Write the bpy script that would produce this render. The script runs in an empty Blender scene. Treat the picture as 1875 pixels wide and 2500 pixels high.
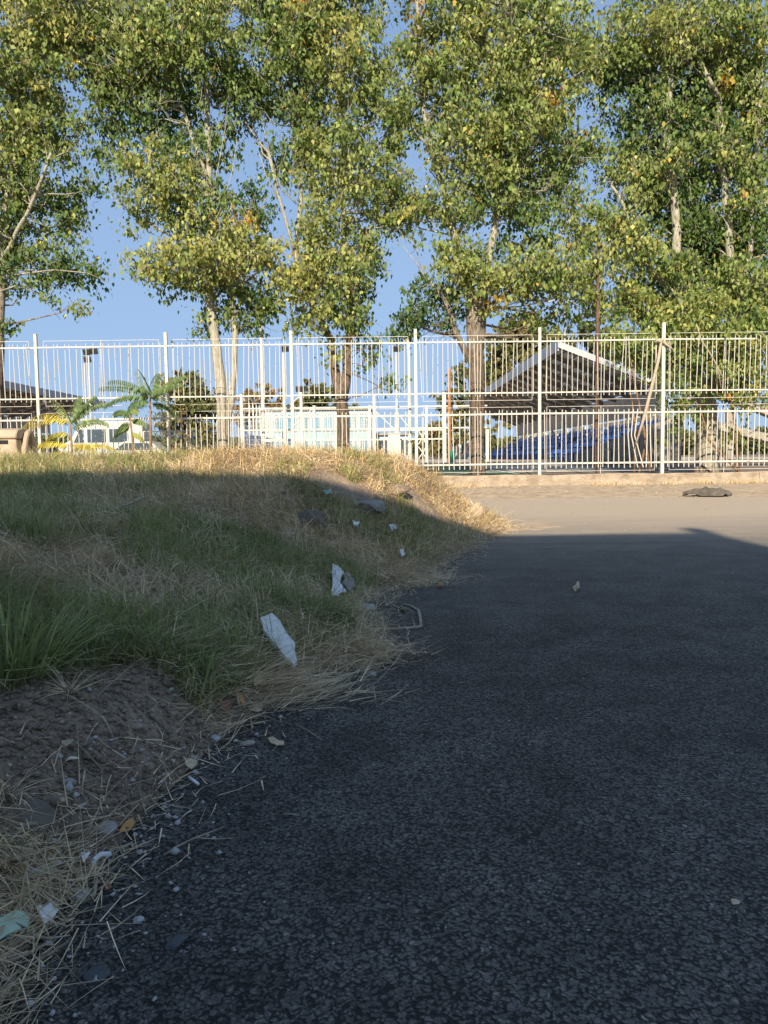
import bpy, math, random
import numpy as np
from mathutils import Vector, Matrix

# ------------------------------------------------------------------ camera, sky, sun, exposure
SC = bpy.context.scene
COL = SC.collection
R = math.radians
PITCH, ROLL, CAM_H, FPX = 4.0, -0.75, 0.80, 1880.0
camd = bpy.data.cameras.new('camera')
cam = bpy.data.objects.new('camera', camd)
COL.objects.link(cam)
CM = Matrix.Translation((0, 0, CAM_H)) @ Matrix.Rotation(R(90 - PITCH), 4, 'X') @ Matrix.Rotation(R(ROLL), 4, 'Z')
cam.matrix_world = CM
camd.sensor_fit = 'VERTICAL'
camd.sensor_height = 24
camd.lens = 24 * FPX / 2500
camd.clip_start = 0.05
camd.clip_end = 5000
SC.camera = cam

SUN_EL, SUN_AZ = 30.0, 187.5
world = bpy.data.worlds.new('World')
SC.world = world
world.use_nodes = True
wn = world.node_tree
wn.nodes.clear()
sky = wn.nodes.new('ShaderNodeTexSky')
sky.sky_type = 'NISHITA'
sky.sun_disc = False
sky.sun_elevation = R(SUN_EL)
sky.sun_rotation = R(SUN_AZ)
sky.altitude = 0
sky.air_density = 1.0
sky.dust_density = 0.6
sky.ozone_density = 2.5
bg = wn.nodes.new('ShaderNodeBackground')
bg.inputs[1].default_value = 0.142
wo = wn.nodes.new('ShaderNodeOutputWorld')
# tone curve on the sky colour: the bright band near the horizon is compressed evenly all round
_k = wn.nodes.new('ShaderNodeVectorMath'); _k.operation = 'MULTIPLY'; _k.inputs[1].default_value = (1.07, 0.72, 0.46)
_a1 = wn.nodes.new('ShaderNodeVectorMath'); _a1.operation = 'ADD'; _a1.inputs[1].default_value = (1, 1, 1)
_dv = wn.nodes.new('ShaderNodeVectorMath'); _dv.operation = 'DIVIDE'
wn.links.new(sky.outputs[0], _k.inputs[0]); wn.links.new(_k.outputs[0], _a1.inputs[0])
wn.links.new(sky.outputs[0], _dv.inputs[0]); wn.links.new(_a1.outputs[0], _dv.inputs[1])
wn.links.new(_dv.outputs[0], bg.inputs[0])
wn.links.new(bg.outputs[0], wo.inputs[0])

sund = bpy.data.lights.new('sun', 'SUN')
sund.energy = 2.55
sund.angle = R(0.5)
sund.color = (1.0, 0.86, 0.66)
sun = bpy.data.objects.new('sun', sund)
COL.objects.link(sun)
_a = R(SUN_AZ)
SUNV = Vector((-math.sin(_a) * math.cos(R(SUN_EL)), -math.cos(_a) * math.cos(R(SUN_EL)), -math.sin(R(SUN_EL))))
sun.rotation_euler = SUNV.to_track_quat('-Z', 'Y').to_euler()

SC.view_settings.view_transform = 'Standard'
SC.view_settings.look = 'None'
SC.view_settings.exposure = 1.82
SC.view_settings.gamma = 1.0
SC.view_settings.use_curve_mapping = False
SC.render.engine = 'CYCLES'
SC.cycles.max_bounces = 6
SC.cycles.transparent_max_bounces = 8

rng = np.random.default_rng(7)
random.seed(7)

# ------------------------------------------------------------------ helpers
M3 = np.array(CM.to_3x3())

def ray(px, py):
    d = M3 @ np.array([(px - 937.5) / FPX, -(py - 1250.0) / FPX, -1.0])
    return d / d[1]

def P(px, py, y):
    """the world point at distance y seen at photo pixel px, py"""
    d = ray(px, py)
    return np.array([d[0] * y, y, CAM_H + d[2] * y])

def G(px, py, z=0.0):
    d = ray(px, py)
    t = (z - CAM_H) / d[2]
    return np.array([d[0] * t, t, z])

def setp(o, label=None, cat=None, group=None, kind=None):
    if label: o['label'] = label
    if cat: o['category'] = cat
    if group: o['group'] = group
    if kind: o['kind'] = kind
    return o

def empty(name, loc=(0, 0, 0), label=None, cat=None, group=None, kind=None, rz=0):
    o = bpy.data.objects.new(name, None)
    COL.objects.link(o)
    o.location = Vector(loc)
    o.rotation_euler = (0, 0, rz)
    o.empty_display_size = 0.2
    return setp(o, label, cat, group, kind)

def link(name, me, parent=None):
    o = bpy.data.objects.new(name, me)
    COL.objects.link(o)
    if parent is not None:
        o.parent = parent
    return o

class MB:
    """collects shapes, then links them as one mesh"""
    def __init__(s):
        s.v = []; s.f = []
    def add(s, vs, fs):
        b = len(s.v)
        s.v.extend([tuple(map(float, v)) for v in vs])
        s.f.extend([tuple(b + i for i in f) for f in fs])
    def box(s, c, d, rz=0.0, R3=None):
        hx, hy, hz = d[0] / 2, d[1] / 2, d[2] / 2
        pts = [(x, y, z) for z in (-hz, hz) for (x, y) in ((-hx, -hy), (hx, -hy), (hx, hy), (-hx, hy))]
        if R3 is None:
            ca, sa = math.cos(rz), math.sin(rz)
            pts = [(x * ca - y * sa + c[0], x * sa + y * ca + c[1], z + c[2]) for x, y, z in pts]
        else:
            pts = [tuple(np.array(R3) @ np.array(p) + np.array(c)) for p in pts]
        s.add(pts, [(3, 2, 1, 0), (4, 5, 6, 7), (0, 1, 5, 4), (1, 2, 6, 5), (2, 3, 7, 6), (3, 0, 4, 7)])
    def bar(s, a, b, w, h=None):
        """rectangular bar from a to b"""
        h = h or w
        a = np.array(a, float); b = np.array(b, float)
        t = b - a; L = np.linalg.norm(t); t = t / L
        up = np.array([0, 0, 1.0]) if abs(t[2]) < 0.9 else np.array([0, 1.0, 0])
        x = np.cross(t, up); x /= np.linalg.norm(x)
        z = np.cross(x, t)
        pts = []
        for e in (a, b):
            for (i, j) in ((-1, -1), (1, -1), (1, 1), (-1, 1)):
                pts.append(e + x * i * w / 2 + z * j * h / 2)
        s.add(pts, [(3, 2, 1, 0), (4, 5, 6, 7), (0, 1, 5, 4), (1, 2, 6, 5), (2, 3, 7, 6), (3, 0, 4, 7)])
    def tube(s, pts, rad, n=6, cap=True):
        pts = [np.array(p, float) for p in pts]
        if not hasattr(rad, '__len__'): rad = [rad] * len(pts)
        vs = []; prev = None
        for i, p in enumerate(pts):
            t = pts[min(i + 1, len(pts) - 1)] - pts[max(i - 1, 0)]
            L = np.linalg.norm(t)
            t = t / L if L > 0 else np.array([0, 0, 1.0])
            if prev is None:
                up = np.array([0, 0, 1.0]) if abs(t[2]) < 0.9 else np.array([1.0, 0, 0])
                x = np.cross(t, up)
            else:
                x = prev - t * np.dot(prev, t)
            x /= max(np.linalg.norm(x), 1e-9); prev = x
            y = np.cross(t, x)
            for k in range(n):
                a = 2 * math.pi * k / n
                vs.append(p + rad[i] * (math.cos(a) * x + math.sin(a) * y))
        fs = []
        for i in range(len(pts) - 1):
            for k in range(n):
                k2 = (k + 1) % n
                fs.append((i * n + k, i * n + k2, (i + 1) * n + k2, (i + 1) * n + k))
        if cap:
            fs.append(tuple(range(n - 1, -1, -1)))
            fs.append(tuple((len(pts) - 1) * n + k for k in range(n)))
        s.add(vs, fs)
    def mesh(s, name, mat, smooth=False):
        me = bpy.data.meshes.new(name)
        me.from_pydata(s.v, [], s.f)
        if mat: me.materials.append(mat)
        if smooth:
            me.polygons.foreach_set('use_smooth', [True] * len(me.polygons))
        me.update()
        return me
    def build(s, name, mat, parent=None, smooth=False):
        return link(name, s.mesh(name, mat, smooth), parent)

def np_mesh(name, V, F, mat, tone=None, smooth=False):
    """V (n,3), F (m,k) -> mesh, fast"""
    me = bpy.data.meshes.new(name)
    V = np.asarray(V, np.float32); F = np.asarray(F, np.int32)
    me.vertices.add(len(V)); me.vertices.foreach_set('co', V.ravel())
    k = F.shape[1]
    me.loops.add(F.size); me.loops.foreach_set('vertex_index', F.ravel())
    me.polygons.add(len(F))
    me.polygons.foreach_set('loop_start', np.arange(0, F.size, k, dtype=np.int32))
    me.polygons.foreach_set('loop_total', np.full(len(F), k, np.int32))
    if smooth: me.polygons.foreach_set('use_smooth', np.ones(len(F), bool))
    if tone is not None:
        at = me.attributes.new('tone', 'FLOAT', 'POINT')
        at.data.foreach_set('value', np.asarray(tone, np.float32))
    if mat: me.materials.append(mat)
    me.update(calc_edges=True)
    return me

def bevel(o, w=0.01, seg=2):
    m = o.modifiers.new('bevel', 'BEVEL'); m.width = w; m.segments = seg; m.limit_method = 'ANGLE'
    return o

# value noise on a lattice, vectorised
_tab = np.random.default_rng(3).random((256, 256))
def vnoise(x, y, s=1.0, off=0):
    x = np.asarray(x, float) * s + 37.3 + off; y = np.asarray(y, float) * s + 91.7 + off * 1.7
    xi = np.floor(x).astype(int); yi = np.floor(y).astype(int)
    fx = x - xi; fy = y - yi
    fx = fx * fx * (3 - 2 * fx); fy = fy * fy * (3 - 2 * fy)
    g = lambda a, b: _tab[a % 256, b % 256]
    return (g(xi, yi) * (1 - fx) + g(xi + 1, yi) * fx) * (1 - fy) + (g(xi, yi + 1) * (1 - fx) + g(xi + 1, yi + 1) * fx) * fy
def fbm(x, y, s=1.0, o=4, off=0):
    r = 0; a = 0.5; t = 0
    for i in range(o):
        r = r + a * vnoise(x, y, s * 2 ** i, off + i * 11); t += a; a *= 0.5
    return r / t

# ------------------------------------------------------------------ materials
def newmat(name):
    m = bpy.data.materials.new(name); m.use_nodes = True
    nt = m.node_tree
    b = nt.nodes['Principled BSDF']
    return m, nt, b
def N(nt, t, **kw):
    n = nt.nodes.new(t)
    for k, v in kw.items():
        setattr(n, k, v)
    return n
def ramp(nt, stops, fac=None, interp='LINEAR'):
    r = nt.nodes.new('ShaderNodeValToRGB')
    r.color_ramp.interpolation = interp
    e = r.color_ramp.elements
    while len(e) < len(stops): e.new(0.5)
    for i, (p, c) in enumerate(stops):
        e[i].position = p
        e[i].color = (c[0], c[1], c[2], 1) if hasattr(c, '__len__') else (c, c, c, 1)
    if fac is not None: nt.links.new(fac, r.inputs[0])
    return r
def noise(nt, scale, detail=6, rough=0.6, vec=None, dist=0):
    n = nt.nodes.new('ShaderNodeTexNoise')
    n.inputs['Scale'].default_value = scale; n.inputs['Detail'].default_value = detail
    n.inputs['Roughness'].default_value = rough; n.inputs['Distortion'].default_value = dist
    if vec is not None: nt.links.new(vec, n.inputs['Vector'])
    return n
def coord(nt, world=False):
    if world:
        return nt.nodes.new('ShaderNodeNewGeometry').outputs['Position']
    return nt.nodes.new('ShaderNodeTexCoord').outputs['Object']
def bump(nt, b, height, strength=0.5, dist=0.01, normal=None):
    n = nt.nodes.new('ShaderNodeBump')
    n.inputs['Strength'].default_value = strength; n.inputs['Distance'].default_value = dist
    nt.links.new(height, n.inputs['Height'])
    if normal is not None: nt.links.new(normal, n.inputs['Normal'])
    if b is not None: nt.links.new(n.outputs[0], b.inputs['Normal'])
    return n.outputs[0]
def mixc(nt, fac, a, b, mode='MIX'):
    n = nt.nodes.new('ShaderNodeMix'); n.data_type = 'RGBA'; n.blend_type = mode
    for idx, v in ((0, fac), (6, a), (7, b)):
        if hasattr(v, 'is_linked') or hasattr(v, 'links'):
            nt.links.new(v, n.inputs[idx])
        else:
            n.inputs[idx].default_value = v if idx == 0 else (v[0], v[1], v[2], 1)
    return n.outputs[2]
def mth(nt, op, a, b=None, clamp=False):
    n = nt.nodes.new('ShaderNodeMath'); n.operation = op; n.use_clamp = clamp
    for i, v in enumerate((a, b)):
        if v is None: continue
        if hasattr(v, 'links'): nt.links.new(v, n.inputs[i])
        else: n.inputs[i].default_value = v
    return n.outputs[0]

def simple(name, c1, c2=None, scale=4, rough=0.7, bmp=0.0, bscale=30, bdist=0.005, metal=0, world=False, detail=6, lo=0.35, hi=0.65):
    m, nt, b = newmat(name)
    co = coord(nt, world)
    c2 = c2 or tuple(x * 0.7 for x in c1)
    n = noise(nt, scale, detail, vec=co)
    r = ramp(nt, [(lo, c2), (hi, c1)], n.outputs[0])
    nt.links.new(r.outputs[0], b.inputs['Base Color'])
    b.inputs['Roughness'].default_value = rough
    b.inputs['Metallic'].default_value = metal
    if bmp:
        n2 = noise(nt, bscale, 8, vec=co)
        bump(nt, b, n2.outputs[0], bmp, bdist)
    return m

def foliage_mat(name, stops, trans=0.35, rough=0.55):
    """leaf colour from the 'tone' attribute plus a little change from leaf to leaf"""
    m, nt, b = newmat(name)
    at = nt.nodes.new('ShaderNodeAttribute'); at.attribute_name = 'tone'
    r = ramp(nt, stops, at.outputs['Fac'])
    geo = nt.nodes.new('ShaderNodeNewGeometry')
    v = mth(nt, 'MULTIPLY_ADD', geo.outputs['Random Per Island'], 0.8)
    v.node.inputs[2].default_value = 0.62
    cc = nt.nodes.new('ShaderNodeVectorMath'); cc.operation = 'SCALE'
    nt.links.new(r.outputs[0], cc.inputs[0]); nt.links.new(v, cc.inputs['Scale'])
    nt.links.new(cc.outputs[0], b.inputs['Base Color'])
    b.inputs['Roughness'].default_value = rough
    b.inputs['Specular IOR Level'].default_value = 0.35
    tr = nt.nodes.new('ShaderNodeBsdfTranslucent')
    nt.links.new(cc.outputs[0], tr.inputs['Color'])
    mx = nt.nodes.new('ShaderNodeMixShader'); mx.inputs[0].default_value = trans
    out = nt.nodes['Material Output']
    nt.links.new(b.outputs[0], mx.inputs[1]); nt.links.new(tr.outputs[0], mx.inputs[2])
    nt.links.new(mx.outputs[0], out.inputs['Surface'])
    return m

def mat_asphalt():
    m, nt, b = newmat('asphalt')
    pos = coord(nt, True)
    # crushed stone, two sizes
    vo = N(nt, 'ShaderNodeTexVoronoi', feature='F1'); vo.inputs['Scale'].default_value = 118
    wv = noise(nt, 60, 2, vec=pos)
    wa = nt.nodes.new('ShaderNodeVectorMath'); wa.operation = 'MULTIPLY_ADD'
    wv.inputs['Scale'].default_value = 48; nt.links.new(wv.outputs['Color'], wa.inputs[0]); wa.inputs[1].default_value = (0.022, 0.022, 0.022); nt.links.new(pos, wa.inputs[2])
    nt.links.new(wa.outputs[0], vo.inputs['Vector'])
    vo2 = N(nt, 'ShaderNodeTexVoronoi', feature='F1'); vo2.inputs['Scale'].default_value = 240
    nt.links.new(wa.outputs[0], vo2.inputs['Vector'])
    sep = N(nt, 'ShaderNodeSeparateColor'); nt.links.new(vo.outputs['Color'], sep.inputs[0])
    sep2 = N(nt, 'ShaderNodeSeparateColor'); nt.links.new(vo2.outputs['Color'], sep2.inputs[0])
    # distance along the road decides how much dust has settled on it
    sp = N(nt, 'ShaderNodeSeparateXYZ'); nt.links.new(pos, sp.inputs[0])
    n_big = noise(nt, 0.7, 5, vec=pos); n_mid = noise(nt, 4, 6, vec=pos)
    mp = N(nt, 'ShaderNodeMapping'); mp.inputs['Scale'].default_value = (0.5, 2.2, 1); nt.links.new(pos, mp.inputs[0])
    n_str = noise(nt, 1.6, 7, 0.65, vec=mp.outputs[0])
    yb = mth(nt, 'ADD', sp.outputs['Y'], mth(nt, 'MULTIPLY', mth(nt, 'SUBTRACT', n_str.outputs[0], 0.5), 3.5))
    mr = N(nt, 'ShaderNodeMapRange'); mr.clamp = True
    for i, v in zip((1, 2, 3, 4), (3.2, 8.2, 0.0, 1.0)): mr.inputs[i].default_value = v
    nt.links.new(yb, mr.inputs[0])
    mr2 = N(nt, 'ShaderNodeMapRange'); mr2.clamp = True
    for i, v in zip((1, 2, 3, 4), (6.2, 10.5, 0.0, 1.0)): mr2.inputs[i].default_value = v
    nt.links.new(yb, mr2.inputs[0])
    stone = ramp(nt, [(0.0, (.042, .043, .044)), (0.6, (.108, .109, .110)), (0.9, (.155, .155, .155)), (0.985, (.18, .18, .18)), (1.0, (.36, .35, .33))], sep.outputs[0])
    fine = ramp(nt, [(0.0, (.032, .033, .034)), (0.97, (.14, .14, .14)), (1.0, (.26, .25, .24))], sep2.outputs[1])
    c = mixc(nt, 0.5, stone.outputs[0], fine.outputs[0])
    # dark gaps between stones
    gn = noise(nt, 38, 4, 0.7, vec=pos); gd = mth(nt, 'ADD', vo.outputs['Distance'], mth(nt, 'MULTIPLY', mth(nt, 'SUBTRACT', gn.outputs[0], 0.5), 0.9))
    gap = ramp(nt, [(0.35, 0.0), (0.75, 0.92)], gd)
    gap.color_ramp.elements[0].position = 0.40; gap.color_ramp.elements[1].position = 0.66
    c = mixc(nt, gap.outputs[0], c, (.005, .0055, .007))
    # binder-rich patches and worn grey ones
    worn = ramp(nt, [(0.36, 0.72), (0.64, 1.42)], n_mid.outputs[0])
    c = mixc(nt, 1.0, c, worn.outputs[0], 'MULTIPLY')
    big = ramp(nt, [(0.35, 0.85), (0.65, 1.3)], n_big.outputs[0])
    c = mixc(nt, 1.0, c, big.outputs[0], 'MULTIPLY')
    # small stains
    stn = noise(nt, 2.3, 7, 0.7, vec=pos)
    stf = ramp(nt, [(0.69, 0.0), (0.80, 0.35)], stn.outputs[0])
    c = mixc(nt, stf.outputs[0], c, (.17, .16, .14))
    c = mixc(nt, 1.0, c, (1.42, 1.27, 1.12), 'MULTIPLY')
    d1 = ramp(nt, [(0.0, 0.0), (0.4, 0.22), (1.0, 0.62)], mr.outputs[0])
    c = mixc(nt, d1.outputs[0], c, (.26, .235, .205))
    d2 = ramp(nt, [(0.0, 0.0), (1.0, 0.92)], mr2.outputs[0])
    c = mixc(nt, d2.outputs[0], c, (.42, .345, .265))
    nt.links.new(c, b.inputs['Base Color'])
    b.inputs['Roughness'].default_value = 0.72
    b.inputs['Specular IOR Level'].default_value = 0.35
    h = mth(nt, 'SUBTRACT', mth(nt, 'MULTIPLY', sep.outputs[2], 0.55), mth(nt, 'MULTIPLY', gd, 1.3))
    h = mth(nt, 'SUBTRACT', h, mth(nt, 'MULTIPLY', vo2.outputs['Distance'], 0.35))
    inv = mth(nt, 'SUBTRACT', 1.0, mth(nt, 'MULTIPLY', mr.outputs[0], 0.75))
    h = mth(nt, 'MULTIPLY', h, inv)
    bump(nt, b, h, 1.0, 0.010)
    return m

def mat_bark(name='poplar_bark', z0=4.0, z1=6.5):
    m, nt, b = newmat(name)
    pos = coord(nt, True)
    mp = N(nt, 'ShaderNodeMapping'); mp.inputs['Scale'].default_value = (1, 1, 0.18); nt.links.new(pos, mp.inputs[0])
    f = noise(nt, 26, 6, 0.65, vec=mp.outputs[0], dist=0.6)
    blot = noise(nt, 3.5, 5, 0.6, vec=pos)
    dark = ramp(nt, [(0.38, (.05, .038, .028)), (0.62, (.21, .16, .115))], f.outputs[0])
    pale = ramp(nt, [(0.35, (.22, .20, .15)), (0.6, (.42, .40, .33))], f.outputs[0])
    sp = N(nt, 'ShaderNodeSeparateXYZ'); nt.links.new(pos, sp.inputs[0])
    zz = mth(nt, 'ADD', sp.outputs['Z'], mth(nt, 'MULTIPLY', mth(nt, 'SUBTRACT', blot.outputs[0], 0.5), 7.0))
    mr = N(nt, 'ShaderNodeMapRange'); mr.clamp = True
    for i, v in zip((1, 2, 3, 4), (z0, z1, 0.0, 1.0)): mr.inputs[i].default_value = v
    nt.links.new(zz, mr.inputs[0])
    c = mixc(nt, mr.outputs[0], dark.outputs[0], pale.outputs[0])
    nt.links.new(c, b.inputs['Base Color'])
    b.inputs['Roughness'].default_value = 0.85
    bump(nt, b, f.outputs[0], 0.9, 0.05)
    return m

def mat_dirt(name, a, bcol, scale=3, peb=True, dist=0.02):
    m, nt, b = newmat(name)
    pos = coord(nt, True)
    n = noise(nt, scale, 9, 0.65, vec=pos)
    n2 = noise(nt, scale * 14, 6, 0.7, vec=pos)
    r = ramp(nt, [(0.33, bcol), (0.66, a)], n.outputs[0])
    g = ramp(nt, [(0.35, 0.65), (0.65, 1.3)], n2.outputs[0])
    c = mixc(nt, 1.0, r.outputs[0], g.outputs[0], 'MULTIPLY')
    vo = N(nt, 'ShaderNodeTexVoronoi'); vo.inputs['Scale'].default_value = 70; nt.links.new(pos, vo.inputs['Vector'])
    sep = N(nt, 'ShaderNodeSeparateColor'); nt.links.new(vo.outputs['Color'], sep.inputs[0])
    if peb:
        pk = ramp(nt, [(0.90, 0.0), (0.96, 0.7)], sep.outputs[0])
        near = ramp(nt, [(0.25, 1.0), (0.4, 0.0)], vo.outputs['Distance'])
        pm = mth(nt, 'MULTIPLY', pk.outputs[0], near.outputs[0])
        c = mixc(nt, pm, c, tuple(min(1, x * 1.9 + .05) for x in a))
    nt.links.new(c, b.inputs['Base Color'])
    b.inputs['Roughness'].default_value = 0.95
    h = mth(nt, 'ADD', n.outputs[0], mth(nt, 'MULTIPLY', n2.outputs[0], 0.5))
    h = mth(nt, 'SUBTRACT', h, mth(nt, 'MULTIPLY', vo.outputs['Distance'], 0.12))
    bump(nt, b, h, 1.0, dist)
    return m

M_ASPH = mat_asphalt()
M_BARK = mat_bark()
M_BARKP = mat_bark('pale_poplar_bark', -3.0, 2.5)
M_MOUND = mat_dirt('mound_soil', (.32, .24, .165), (.16, .12, .085), 3)
M_VERGE = mat_dirt('dusty_verge_soil', (.47, .375, .265), (.27, .20, .135), 3.2)
M_GROUND = mat_dirt('yard_soil', (.22, .17, .12), (.13, .10, .07), 0.8)
M_PAVE = simple('pale_concrete_paving', (.42, .37, .30), (.30, .26, .21), 1.5, .9, .3, 40, world=True)
M_WALL = simple('rough_beige_plaster', (.43, .355, .27), (.24, .19, .14), 4.5, .92, 1.0, 26, .05, world=True, lo=.3, hi=.68)
M_CONC = simple('grey_concrete', (.34, .31, .27), (.22, .20, .175), 2.5, .9, .4, 30, .01, world=True)
M_WHITE = simple('cream_white_fence_paint', (.50, .48, .43), (.24, .17, .11), 9, .5, .1, 60, .002, world=True, lo=.30, hi=.42)
M_WHITE2 = simple('white_steel_paint', (.52, .52, .50), (.44, .43, .41), 3, .5, world=True)
M_RUST = simple('rusty_steel', (.15, .085, .055), (.07, .048, .035), 6, .85, .4, 60, .004, world=True)
M_ORANGE = simple('orange_brown_paint', (.42, .20, .07), (.27, .13, .05), 4, .6, world=True)
M_ROOFU = simple('weathered_roof_sheet', (.72, .64, .54), (.55, .48, .40), 1.2, .85, .2, 12, .01, world=True)
M_ROOFP = simple('translucent_roof_panel', (.60, .60, .57), (.46, .46, .45), 1.2, .6, world=True)
_nt = M_ROOFP.node_tree; _t = _nt.nodes.new('ShaderNodeBsdfTranslucent'); _t.inputs[0].default_value = (.6, .6, .57, 1); _mx = _nt.nodes.new('ShaderNodeMixShader'); _mx.inputs[0].default_value = .45
_nt.links.new(_nt.nodes['Principled BSDF'].outputs[0], _mx.inputs[1]); _nt.links.new(_t.outputs[0], _mx.inputs[2]); _nt.links.new(_mx.outputs[0], _nt.nodes['Material Output'].inputs[0])
M_BEAM = simple('grey_brown_roof_beam', (.30, .26, .22), (.20, .175, .15), 1.5, .8, world=True)
M_FASC = simple('galvanised_fascia', (.40, .42, .45), (.28, .30, .33), 1.2, .5, metal=.3, world=True)
M_BLUE = simple('blue_seat_plastic', (.055, .21, .66), (.04, .16, .52), 2, .35, world=True)
M_TURF = simple('green_artificial_turf', (.035, .10, .045), (.022, .07, .032), 1.2, .95, .6, 120, .02, world=True)
M_LINE = simple('white_line_paint', (.6, .6, .56), (.5, .5, .46), 4, .8, world=True)
M_DKMETAL = simple('dark_lamp_metal', (.04, .045, .05), (.025, .03, .03), 5, .5)
M_GLASS = simple('dark_window_glass', (.06, .085, .11), (.04, .06, .08), 1, .12)
M_TEAL = simple('pale_teal_wall', (.30, .42, .46), (.22, .33, .38), .8, .7, world=True)
M_LBLUE = simple('light_blue_wall', (.42, .55, .72), (.36, .48, .64), .8, .7, world=True)
M_OFFW = simple('off_white_render', (.50, .49, .46), (.42, .41, .38), .8, .8, world=True)
M_GREENP = simple('green_plastic', (.03, .25, .17), (.02, .19, .12), 3, .4)
M_REDP = simple('dull_red_plastic', (.45, .10, .07), (.33, .07, .05), 3, .5)
M_KHAKI = simple('beige_container_paint', (.40, .33, .24), (.30, .24, .17), 3, .7, .2, 20, .01)
M_NAVY = simple('navy_container_paint', (.03, .05, .15), (.02, .035, .10), 3, .5)
M_BLACK = simple('black_hollow', (.012, .012, .012), (.008, .008, .008), 3, .9)
M_STICK = simple('bleached_wood', (.42, .36, .27), (.27, .22, .16), 30, .8, .4, 90, .003)
M_TWIG = simple('dry_twig', (.19, .15, .10), (.10, .08, .055), 20, .9)
M_STEM = simple('brown_green_stem', (.24, .15, .08), (.16, .10, .06), 10, .8, world=True)
M_CHAR = simple('weathered_dark_rubber', (.12, .105, .085), (.045, .038, .03), 8, .85, 1.0, 18, .03)
M_TILE = simple('white_stone_shard', (.80, .79, .72), (.62, .61, .54), 40, .7, .5, 70, .004)
M_PAPER = simple('white_paper', (.80, .80, .80), (.74, .74, .74), 9, .7, .3, 40, .003)
M_GREYCLOTH = simple('grey_card', (.30, .29, .27), (.22, .21, .19), 14, .8, .3, 40, .003)
M_STONEG = simple('grey_stone', (.36, .33, .29), (.23, .21, .185), 12, .85, .6, 50, .006)
M_STONEB = simple('brown_clod', (.20, .16, .12), (.12, .10, .08), 8, .95, .8, 30, .015)
M_PEBW = simple('pale_pebble', (.46, .45, .44), (.33, .32, .31), 25, .7, .3, 60, .003)
M_LEAFG = simple('pale_green_leaf', (.44, .56, .42), (.38, .49, .36), 14, .6)
M_LEAFY = simple('cream_dry_leaf', (.60, .48, .30), (.46, .35, .20), 30, .7)
M_LEAFO = simple('orange_dry_leaf', (.55, .29, .08), (.42, .20, .06), 30, .6)
M_LEAFR = simple('reddish_dry_leaf', (.30, .12, .08), (.20, .08, .05), 30, .7)
M_SEED = simple('tan_seed_pod', (.42, .26, .15), (.30, .18, .10), 30, .7)
GREEN_STOPS = [(0.0, (.055, .12, .038)), (0.35, (.16, .235, .06)), (0.6, (.33, .365, .115)), (0.8, (.48, .43, .12)), (0.92, (.50, .30, .04)), (1.0, (.40, .16, .05))]
M_LEAF = foliage_mat('poplar_foliage', GREEN_STOPS, .42)
M_FARLEAF = foliage_mat('far_foliage', [(0.0, (.045, .07, .03)), (0.5, (.12, .135, .045)), (0.8, (.20, .15, .06)), (1.0, (.28, .15, .06))], .25)
M_FROND = foliage_mat('ailanthus_leaf', [(0.0, (.08, .15, .06)), (0.5, (.20, .28, .11)), (0.8, (.38, .36, .08)), (1.0, (.56, .45, .08))], .3)
M_GRASS = foliage_mat('grass_blades', [(0.0, (.13, .175, .055)), (0.5, (.29, .33, .11)), (1.0, (.50, .46, .20))], .35)
M_STRAW = foliage_mat('dry_straw', [(0.0, (.32, .24, .14)), (0.5, (.66, .51, .31)), (1.0, (.86, .72, .48))], .25, .6)
M_SUNGOLD = foliage_mat('sun_gold_grass', [(0.0, (.26, .18, .09)), (0.5, (.62, .44, .20)), (1.0, (.85, .66, .36))], .2, .6)  # warmer copy of the straw, the crest's sunlit gold put into its colour
M_LITTER = foliage_mat('fallen_leaves', [(0.0, (.24, .14, .08)), (0.5, (.42, .32, .19)), (1.0, (.58, .50, .36))], .2)

# ------------------------------------------------------------------ ground, road, pitch
D_F = 20.0      # distance of the fence wall
def tz(x, y):
    """terrain height: road level this side of the wall, yard rising gently beyond it"""
    x = np.asarray(x, float); y = np.asarray(y, float)
    t = np.clip((y - 21) / 34, 0, 1); t = t * t * (3 - 2 * t)
    return np.where(y < 20.05, -0.04, 0.24 + 0.27 * t)

xs = np.concatenate([-np.geomspace(900, 30, 14), np.linspace(-28, 28, 57), np.geomspace(30, 900, 14)])
ys = np.concatenate([-np.geomspace(500, 12, 8), np.linspace(-10, 19, 30), [20.04, 20.06], np.linspace(21, 60, 40), np.geomspace(64, 2500, 20)])
X, Y = np.meshgrid(xs, ys); Z = tz(X, Y)
nx, ny = len(xs), len(ys)
ii = (np.arange(ny - 1)[:, None] * nx + np.arange(nx - 1)[None, :]).ravel()
F = np.stack([ii, ii + 1, ii + nx + 1, ii + nx], 1)
o = link('ground', np_mesh('ground', np.stack([X.ravel(), Y.ravel(), Z.ravel()], 1), F, M_GROUND))
setp(o, kind='structure')

def sheet(name, mat, x0, x1, y0, y1, zf, n=(20, 20), kind='structure'):
    xs = np.linspace(x0, x1, n[0]); ys = np.linspace(y0, y1, n[1])
    X, Y = np.meshgrid(xs, ys); Z = zf(X, Y)
    ii = (np.arange(n[1] - 1)[:, None] * n[0] + np.arange(n[0] - 1)[None, :]).ravel()
    F = np.stack([ii, ii + 1, ii + n[0] + 1, ii + n[0]], 1)
    o = link(name, np_mesh(name, np.stack([X.ravel(), Y.ravel(), Z.ravel()], 1), F, mat, smooth=True))
    return setp(o, kind=kind)

sheet('road', M_ASPH, -30, 30, -10.9, 15.9, lambda x, y: np.zeros_like(x) + 0.0, (4, 4))

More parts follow.
